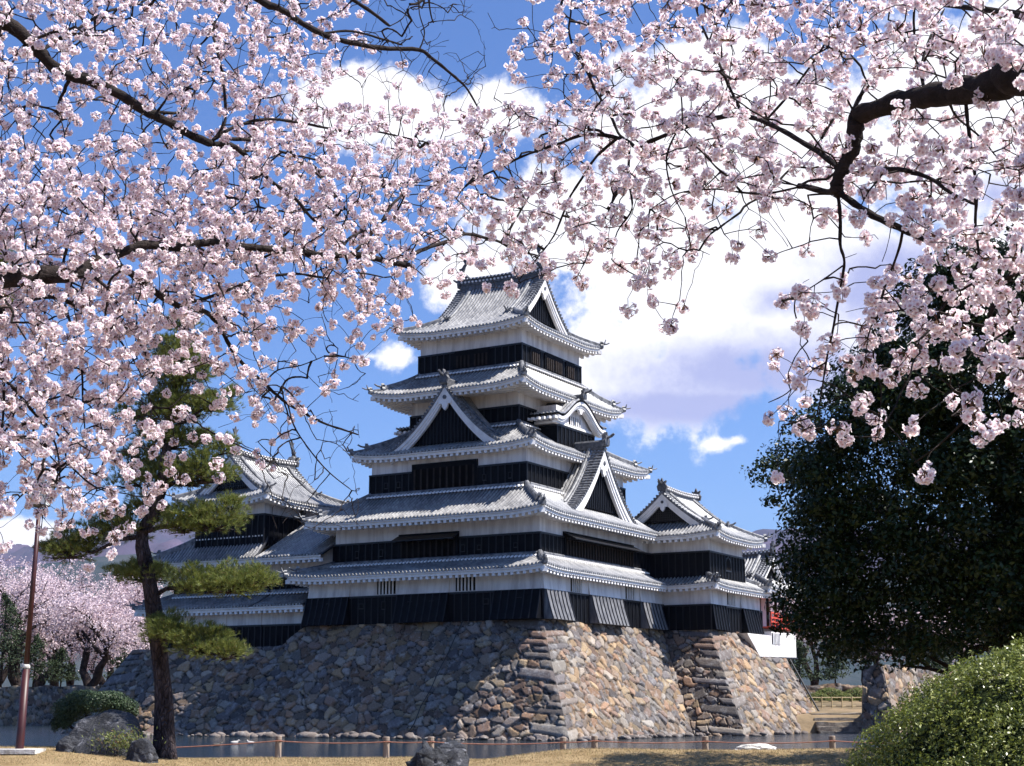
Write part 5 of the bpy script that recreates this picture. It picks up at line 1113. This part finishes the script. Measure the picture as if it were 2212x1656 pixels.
for k, (x, Y, s_) in enumerate([(1752, 117, .7), (1778, 118.5, .9), (1806, 117.5, .6), (1838, 118.5, .9), (1862, 117, .7)]):
    X = (x - CX) / F * Y; bush('low_shrub', ['round brown-green shrub nearest the castle base above the bamboo fence', 'second shrub from the castle base above the bamboo fence', 'small middle shrub above the bamboo fence', 'second shrub from the side stone wall above the bamboo fence', 'shrub tucked against the side stone wall above the bamboo fence'][k], (X, Y, float(far_z(np.array(X), np.array(Y))) - .1), (s_ * 1.5, s_, s_), 900, .09, 'needle', 300 + k, 'shrub')
# ================================================================ flowering cherry boughs in the foreground
def petal_build(t, b, o):
    a = t.n('ShaderNodeAttribute', attribute_name='tone'); s = t.n('ShaderNodeSeparateXYZ'); t.l(a.outputs['Vector'], s.inputs[0])
    col = t.mix(s.outputs[1], (.90, .80, .84), (.96, .91, .94)); col = t.mix(t.ramp(s.outputs[0], [(.35, 0.), (1.0, 1.)]), col, (.5, .2, .24))
    t.l(col, b.inputs['Base Color']); tr = t.n('ShaderNodeBsdfTranslucent'); t.l(col, tr.inputs[0]); mx = t.n('ShaderNodeMixShader'); mx.inputs[0].default_value = .52
    t.l(b.outputs[0], mx.inputs[1]); t.l(tr.outputs[0], mx.inputs[2]); t.l(mx.outputs[0], o.inputs[0])
M['petal'] = mat('cherry_petal', (.85, .75, .76), .7, .15, petal_build)
M['calyx'] = mat('calyx_and_stem', (.12, .05, .035), .7, .2, vary((.10, .035, .03), (.17, .11, .05), 30))
DENS = ["66666666530000267678877777777", "6666666653000025767887777777", "6665556663100056665678888899", "5455666643110015655656654433", "6555346776556777666666644566", "6754468777767766777777778777"[:28],
        "8888888777767666556655446877"[:28], "8888988877654555546533114787", "8888787766643455442001234688", "8888757523510000023004547888", "7888664423100000000003456666"[:28], "7877433321000000000013233345", "7765421410000000000005331253",
        "6765311200000000000001001300", "5654210000000000000000000000", "2222000000000000000000000000", "0010000000000000000000000000"]
def cherry(name, label, limbs, depth, sig, side, seed, bare, y_first=-79, rcl=.043, mult=1.0):
    """limbs: list of ([(x,y)...], [width px ...], depth offset); blossoms fill the density map on this tree's side"""
    rng = np.random.default_rng(seed); b = MB(); nodes = []; par = []
    first = limbs[0][0][0]; q = np.array(at(*first, depth(first[0]))); T = empty(name, (q[0], q[1], .45)); tag(T, label, 'tree'); org = np.array(T.location)
    for l, wd, off in limbs:
        ds = [depth(x) + off for x, y in l]
        if nodes:   # start on the limb it grows from
            A = np.array(nodes); p = np.array(at(*l[0], ds[0])); px, pz = A[:, 0] / A[:, 1], (A[:, 2] - EYE) / A[:, 1]; dd = np.hypot(px - p[0] / p[1], pz - (p[2] - EYE) / p[1]); j = int(np.argmin(dd))
            if dd[j] < .02: sh = A[j, 1] - ds[0]; ds = [d + sh * max(0, 1 - k / max(1, min(5, len(l) - 1))) for k, d in enumerate(ds)]
        P0 = np.array([at(x, y, d) for (x, y), d in zip(l, ds)])
        sc = np.array([p[1] / F / cos(TH) * 1.0 for p in P0]); wd = np.interp(np.linspace(0, 1, len(l)), np.linspace(0, 1, len(wd)), wd); rr = wd * sc * .5
        k = len(l); tt = np.linspace(0, k - 1, (k - 1) * 5 + 1)
        # Catmull-Rom through the traced joints
        def cr(A, t):
            i = np.clip(t.astype(int), 0, k - 2); f = (t - i)[:, None]; p0, p1, p2, p3 = A[np.maximum(i - 1, 0)], A[i], A[i + 1], A[np.minimum(i + 2, k - 1)]
            return .5 * ((2 * p1) + (-p0 + p2) * f + (2 * p0 - 5 * p1 + 4 * p2 - p3) * f * f + (-p0 + 3 * p1 - 3 * p2 + p3) * f ** 3)
        P = cr(P0, tt); r = np.interp(tt, range(k), rr); r = r * (1 + .07 * np.sin(tt * 7 + seed) + .05 * rng.normal(size=len(tt))); r[-1] *= .6
        P = P + rng.normal(size=P.shape) * r[:, None] * .07
        b.tube(P, list(np.maximum(r, .002)), 12 if r.max() > .05 else (8 if r.max() > .02 else 6))
        for p in P:
            if True: nodes.append(p)
    trunk = b.build('trunk', 'bark', T, tuple(org), True)
    # blossom positions
    tgt = []
    for j, row in enumerate(DENS):
        for i, ch in enumerate(row[:28]):
            d = int(ch)
            for ii in ((i, -1) if i == 0 else ((i, 28) if i == 27 else (i,))):
                xc = 79 * (ii + .5)
                if d == 0 or not side(xc): continue
                r = rcl / depth(xc) * F; n = -math.log(1 - min(d, 9) / 10.4) * 6241 / (.80 * pi * r * r); n = int(n * mult + rng.random())
                for _ in range(n): x = 79 * (ii + rng.uniform(-.1, 1.1)); y = y_first + 79 * (j + rng.uniform(-.05, 1.05)); tgt.append((x, y, 1))
    for (x0, x1, y0, y1, n) in bare:
        for _ in range(n): tgt.append((rng.uniform(x0, x1), rng.uniform(y0, y1), 0))
    tg = np.array([(*at(x, y, depth(x) + np.clip(rng.normal(), -2, 2) * sig), f) for x, y, f in tgt]); base = np.array(nodes)
    dm = np.array([np.min(((base - p[:3]) ** 2).sum(1)) for p in tg]); tg = tg[np.argsort(dm + rng.random(len(dm)) * .01)]
    N = np.zeros((len(base) + len(tg) * 10, 3)); N[:len(base)] = base; PR = np.full(len(N), -1); n = len(base); ends = []
    gen = np.zeros(len(N))
    for p in tg:
        q = p[:3]; d2 = ((N[:n] - q) ** 2).sum(1); j = int(np.argmin(np.sqrt(d2) + .012 * gen[:n])); a = N[j]; L = sqrt(d2[j])
        m = max(1, min(9, int(L / .04))); prev = j; c1 = a + (q - a) * .5 + rng.normal(size=3) * L * .11 + (0, 0, .07 * L)
        for s in range(1, m + 1):
            t = s / m; pt = a * (1 - t) ** 2 + 2 * c1 * t * (1 - t) + q * t * t
            if s < m: pt = pt + rng.normal(size=3) * L * .014
            N[n] = pt; PR[n] = prev; gen[n] = gen[prev] + 1; prev = n; n += 1
        ends.append((prev, p[3], unit(q - c1)))
    cnt = np.zeros(n); 
    for e, _, _ in ends: cnt[e] += 1
    for i in range(n - 1, len(base) - 1, -1): cnt[PR[i]] += cnt[i]
    idx = np.arange(len(base), n); A = N[PR[idx]]; B = N[idx]; rad = np.minimum(.0018 * cnt[idx] ** .48, .03); rb = rad; ra = np.where(PR[idx] >= len(base), np.minimum(.0018 * np.maximum(cnt[PR[idx]], 1) ** .48, .03), rad * 1.25)
    ra = np.minimum(ra, rad * 1.7); d = unit(B - A); s = unit(np.cross(d, rng.normal(size=d.shape))); u = np.cross(d, s); V = []
    for c_, r_ in ((A, ra), (B, rb)):
        for k in range(4): V.append(c_ + (s * cos(k * pi / 2) + u * sin(k * pi / 2)) * r_[:, None])
    V = np.stack(V, 1).reshape(-1, 3); o8 = (np.arange(len(idx)) * 8)[:, None]; Fc = np.concatenate([o8 + np.array([k, (k + 1) % 4, 4 + (k + 1) % 4, 4 + k]) for k in range(4)])
    np_mesh('twigs', V - org, Fc, 'bark', T)
    # blossoms
    fe = [(N[e], dv) for e, f, dv in ends if f]; E0 = np.array([e[0] for e in fe]); DV = np.array([e[1] for e in fe]); nc = len(E0); nf = 20
    R_ = rcl * rng.uniform(.75, 1.25, nc); C = E0 + DV * R_[:, None] * .2
    el = 1 + .45 * rng.random((nc, 1, 1)) * unit(rng.normal(size=(nc, 1, 3))) ; fd = unit(rng.normal(size=(nc, nf, 3)) + DV[:, None, :] * .35 + np.array((0, 0, -.12))); rr = rng.uniform(.62, 1.0, (nc, nf, 1)) * R_[:, None, None]
    fc = (C[:, None, :] + fd * rr * el * np.array((1, 1, .95))).reshape(-1, 3); nr = unit(fd.reshape(-1, 3) + rng.normal(size=(nc * nf, 3)) * .45); m = len(fc)
    a = unit(np.cross(nr, rng.normal(size=nr.shape))); bb_ = np.cross(nr, a); fr_ = rng.uniform(.0145, .0185, (m, 1)); cup = rng.uniform(.05, .5, (m, 1)); V = []; tn = []; ty = rng.random((m, 1))
    for k in range(5):
        def pt(ang, r, h): return fc + (a * cos(ang) + bb_ * sin(ang)) * fr_ * r + nr * fr_ * h
        q = 2 * pi * k / 5; j = rng.uniform(.9, 1.08)
        V += [fc + 0, pt(q - .58, .86, cup * .6), pt(q, 1.02 * j, cup), pt(q + .58, .86, cup * .6)]; tn += [1, .05, 0, .05]
    V = np.stack(V, 1).reshape(-1, 3); T1 = np.tile(np.array(tn), m); T2 = np.repeat(ty[:, 0], 20); Fq = np.arange(len(V)).reshape(-1, 4)
    # stems and calyx as slim kites
    sel = rng.random(m) < .75; cc = np.repeat(E0, nf, 0)[sel]; f2 = fc[sel]; dd = f2 - cc; sd_ = unit(np.cross(dd, rng.normal(size=dd.shape))); n2 = len(cc)
    S = np.stack([cc - sd_ * .0012, cc + sd_ * .0012, f2 + sd_ * .0034 - unit(dd) * .002, f2 - sd_ * .0034 - unit(dd) * .002], 1).reshape(-1, 3)
    V = np.vstack([V, S]); Fc = np.arange(len(V)).reshape(-1, 4); mi = np.concatenate([np.zeros(len(Fq), int), np.ones(n2, int)]); tone_ = np.zeros((len(V), 3)); tone_[:len(T1), 0] = T1; tone_[:len(T1), 1] = T2
    np_mesh('blossoms', V - org, Fc, ['petal', 'calyx'], T, ('tone', tone_), mi)
    print(name, 'clusters', nc, 'nodes', n)
    return T
dl = lambda x: 9.3 + np.clip(x, -400, 1300) / 1000 * 2.0
dr_ = lambda x: 5.7 + np.clip(2212 - x, -300, 1400) / 1200 * 2.9
LEFT = [
 ([(-1100, 1500), (-1080, 1100), (-1000, 800), (-820, 420), (-560, 180), (-260, 30), (-60, 10), (0, 43), (36, 65), (82, 111), (133, 158), (186, 172), (251, 201), (312, 240), (366, 265), (416, 294), (459, 312)], [190, 170, 150, 110, 85, 62, 42, 34, 30, 28, 27, 25, 22, 20, 18, 18], -.35),
 ([(459, 312), (502, 316), (538, 344), (588, 394), (635, 427), (674, 473), (710, 500)], [14, 10, 8, 4], 0),
 ([(88, 111), (110, 96), (172, 61), (229, 27), (312, 2), (360, -30)], [9, 7, 4], .1), ([(312, 238), (387, 244), (412, 212), (436, 172)], [8, 6, 4], -.1),
 ([(459, 305), (486, 262), (484, 194), (477, 143), (466, 97), (459, 65), (480, 21), (491, -7)], [7, 6, 3], .1), ([(466, 298), (513, 272), (574, 258), (645, 265), (699, 276), (756, 285), (810, 285), (874, 298), (953, 315)], [9, 6, 5, 3], -.1),
 ([(490, 300), (556, 303), (610, 305), (638, 344), (681, 373), (717, 412), (760, 470)], [9, 8, 5, 3], .2), ([(520, 328), (588, 324), (626, 334), (700, 352), (770, 398)], [7, 5, 3], 0),
 ([(-1000, 900), (-700, 760), (-400, 660), (-150, 615), (0, 602), (92, 594), (165, 590), (200, 570), (265, 545), (312, 531), (394, 534), (448, 524), (502, 531), (574, 538), (645, 545), (702, 552), (774, 552), (845, 567), (888, 576)], [120, 100, 80, 58, 46, 36, 26, 20, 20, 19, 17, 16, 15, 15, 14, 13, 13], -.45),
 ([(227, 569), (271, 584), (311, 613), (384, 661), (440, 672), (470, 700), (487, 730), (513, 774), (571, 829), (622, 873), (696, 913), (745, 930), (775, 940)], [18, 17, 15, 12, 10, 8, 7, 6, 5, 3], .2),
 ([(-300, 720), (-100, 690), (0, 675), (44, 653), (110, 642), (165, 661), (227, 697), (290, 712)], [26, 18, 12, 10, 8, 5], .4), ([(140, 660), (157, 716), (176, 796), (179, 870), (186, 960)], [7, 6, 5, 2], .2), ([(227, 697), (262, 740), (300, 800), (330, 880)], [5, 4, 2], .1),
 ([(740, 552), (770, 541), (820, 484), (845, 445), (867, 423), (880, 400)], [9, 7, 5], 0), ([(735, 545), (755, 515), (790, 498)], [8, 6, 4], 0), ([(870, 574), (885, 556), (917, 538), (971, 520), (1007, 506), (1046, 514), (1082, 524), (1111, 541), (1161, 552)], [11, 10, 8, 6, 4], .1),
 ([(1082, 524), (1104, 491), (1132, 443), (1154, 405), (1165, 380)], [6, 5, 3], .2), ([(80, 900), (120, 960), (130, 1040)], [5, 3], 0), ([(-40, 790), (20, 830), (80, 900), (130, 945), (145, 1000)], [9, 6, 3], .2), ([(-20, 690), (4, 780), (8, 870), (2, 960)], [10, 8, 4], -.2),
 ([(-820, 420), (-300, -220), (200, -220), (450, -80), (559, 0), (610, 22), (663, 57), (710, 79), (756, 92), (824, 104), (903, 108), (931, 125), (967, 154), (1007, 190), (1035, 237), (1057, 262)], [70, 40, 26, 20, 15, 13, 12, 11, 9, 8, 6, 4, 2], -.6),
 ([(680, -60), (763, 0), (806, 29), (842, 57)], [10, 9, 7], -.5), ([(906, 108), (917, 72), (906, 29), (903, -30)], [4, 3, 2], -.6), ([(702, 72), (760, 68), (830, 86), (870, 98)], [6, 4], -.6), ([(842, 57), (870, 40), (885, 10)], [3, 2], -.5), ([(560, 600), (640, 592), (700, 600), (770, 590), (830, 600)], [7, 5, 3], -.1), ([(384, 661), (460, 640), (560, 600)], [8, 7], 0), ([(571, 829), (600, 800), (650, 790), (700, 770)], [4, 2], .1), ([(622, 873), (640, 930), (700, 1010), (760, 1060)], [4, 2], .1)]
RIGHT = [
 ([(2900, 2300), (2880, 1700), (2840, 1100), (2740, 600), (2560, 300), (2380, 190), (2212, 160), (2148, 185), (2069, 198), (1991, 209), (1913, 231), (1846, 252)], [230, 215, 190, 165, 140, 115, 94, 72, 60, 52, 46, 40], -.25),
 ([(1850, 250), (1846, 297), (1831, 344), (1811, 391), (1809, 425)], [38, 35, 32, 34, 28], -.25), ([(1809, 415), (1854, 446), (1893, 470), (1952, 497), (1990, 515), (2024, 530)], [16, 15, 17, 13, 9], -.1),
 ([(1810, 420), (1815, 470), (1815, 528), (1824, 567), (1816, 618), (1801, 704), (1785, 783), (1770, 873), (1756, 920)], [9, 8, 6, 6, 4, 2], -.1),
 ([(1811, 364), (1780, 337), (1729, 305), (1674, 274), (1623, 254), (1576, 250), (1521, 262), (1463, 282), (1404, 307), (1376, 319), (1350, 303), (1297, 292), (1254, 294), (1204, 312), (1132, 337), (1089, 359), (1050, 377), (1007, 402), (985, 430)], [15, 13, 12, 12, 10, 10, 9, 8, 6, 5, 4, 3], 0),
 ([(1376, 319), (1340, 294), (1319, 251), (1290, 201), (1265, 151), (1240, 108), (1229, 65), (1233, 18), (1218, -20)], [8, 7, 6, 5, 3], 0), ([(1605, 246), (1588, 215), (1549, 129), (1531, 90), (1510, 39), (1494, -14)], [8, 8, 6, 3], 0), ([(1531, 90), (1557, 35), (1590, -10)], [5, 3], 0),
 ([(1333, 300), (1290, 337), (1261, 380), (1233, 423), (1215, 466), (1197, 509), (1172, 545)], [8, 6, 5, 3], .1), ([(1360, 318), (1358, 387), (1365, 452), (1333, 502), (1322, 559)], [7, 6, 4, 2], -.1),
 ([(1820, 380), (1850, 375), (1901, 368), (1952, 368), (2011, 387), (2050, 415), (2105, 442)], [13, 12, 10, 7], -.2), ([(2085, 205), (2090, 260), (2097, 313), (2109, 411), (2107, 489), (2114, 560), (2090, 600), (2067, 630), (2036, 708)], [9, 8, 7, 4, 3], -.1),
 ([(2560, 300), (2420, 130), (2300, 60), (2212, 36), (2148, 24), (2050, 12), (1932, 0), (1830, -20)], [60, 34, 20, 18, 15, 12, 8, 6], .3), ([(1950, 500), (1940, 545), (1910, 626), (1891, 704), (1887, 775), (1903, 841), (1900, 900)], [7, 6, 4, 2], .1),
 ([(1812, 405), (1788, 415), (1740, 404), (1725, 402)], [14, 14], 0), ([(1788, 412), (1725, 403), (1662, 380), (1623, 382), (1561, 399)], [5, 4, 2], 0), ([(1725, 405), (1640, 420), (1545, 409), (1463, 419), (1404, 454)], [5, 4, 2], .1), ([(1800, 420), (1775, 420), (1745, 422)], [5, 4], -.1),
 ([(1775, 300), (1800, 260), (1812, 240)], [5, 4], 0), ([(1840, 245), (1860, 205), (1870, 185)], [11, 9], 0), ([(2560, 600), (2400, 560), (2260, 560), (2180, 600), (2140, 680), (2130, 760), (2145, 860)], [40, 26, 16, 12, 7, 3], .3), ([(2180, 600), (2110, 610), (2050, 650), (2000, 720)], [8, 6, 3], .1),
 ([(1785, 783), (1740, 810), (1700, 850), (1660, 870)], [4, 3, 2], 0), ([(1758, 900), (1710, 915), (1690, 918)], [4, 2], 0), ([(1975, 1000), (2030, 960), (2090, 900), (2120, 840)], [3, 6], .2), ([(1820, 575), (1770, 610), (1720, 640), (1690, 650)], [4, 2], 0), ([(1650, 265), (1700, 210), (1760, 130), (1800, 60), (1830, -20)], [6, 5, 3], .2), ([(2000, 205), (1990, 150), (2010, 80), (2040, 20)], [9, 7, 5], .2), ([(1463, 282), (1440, 340), (1450, 410), (1480, 470)], [5, 4, 2], .1)]
cherry('flowering_cherry', 'flowering cherry whose dark limbs and pale pink blossoms hang in from the left', LEFT, dl, .75, lambda x: x < 1035, 71, [(780, 1050, -10, 200, 130), (560, 790, 780, 1150, 110), (600, 760, 620, 760, 25), (0, 560, -60, 1000, 320), (80, 300, 960, 1180, 25), (640, 1000, 250, 620, 90)], rcl=.037, mult=1.14)
cherry('flowering_cherry', 'flowering cherry with thick black limb and larger blossoms hanging in from the right', RIGHT, dr_, .5, lambda x: x >= 1000, 72, [(1050, 2212, 0, 560, 260), (1680, 2150, 560, 960, 60)], rcl=.041, mult=1.05)
# ================================================================ haze: even thin air round everything, sky outside
m = MB().box(-9500, 9500, -400, 12500, -2.5, 1600)
def air_build():
    mm = bpy.data.materials.new('air'); mm.use_nodes = True; t = NT(mm.node_tree); v = t.n('ShaderNodeVolumePrincipled'); o = t.n('ShaderNodeOutputMaterial')
    v.inputs['Color'].default_value = (.62, .72, 1, 1); v.inputs['Density'].default_value = 2.2e-5; t.l(v.outputs[0], o.inputs['Volume']); return mm
M['air'] = air_build(); hz = m.build('haze', 'air'); hz['kind'] = 'stuff'
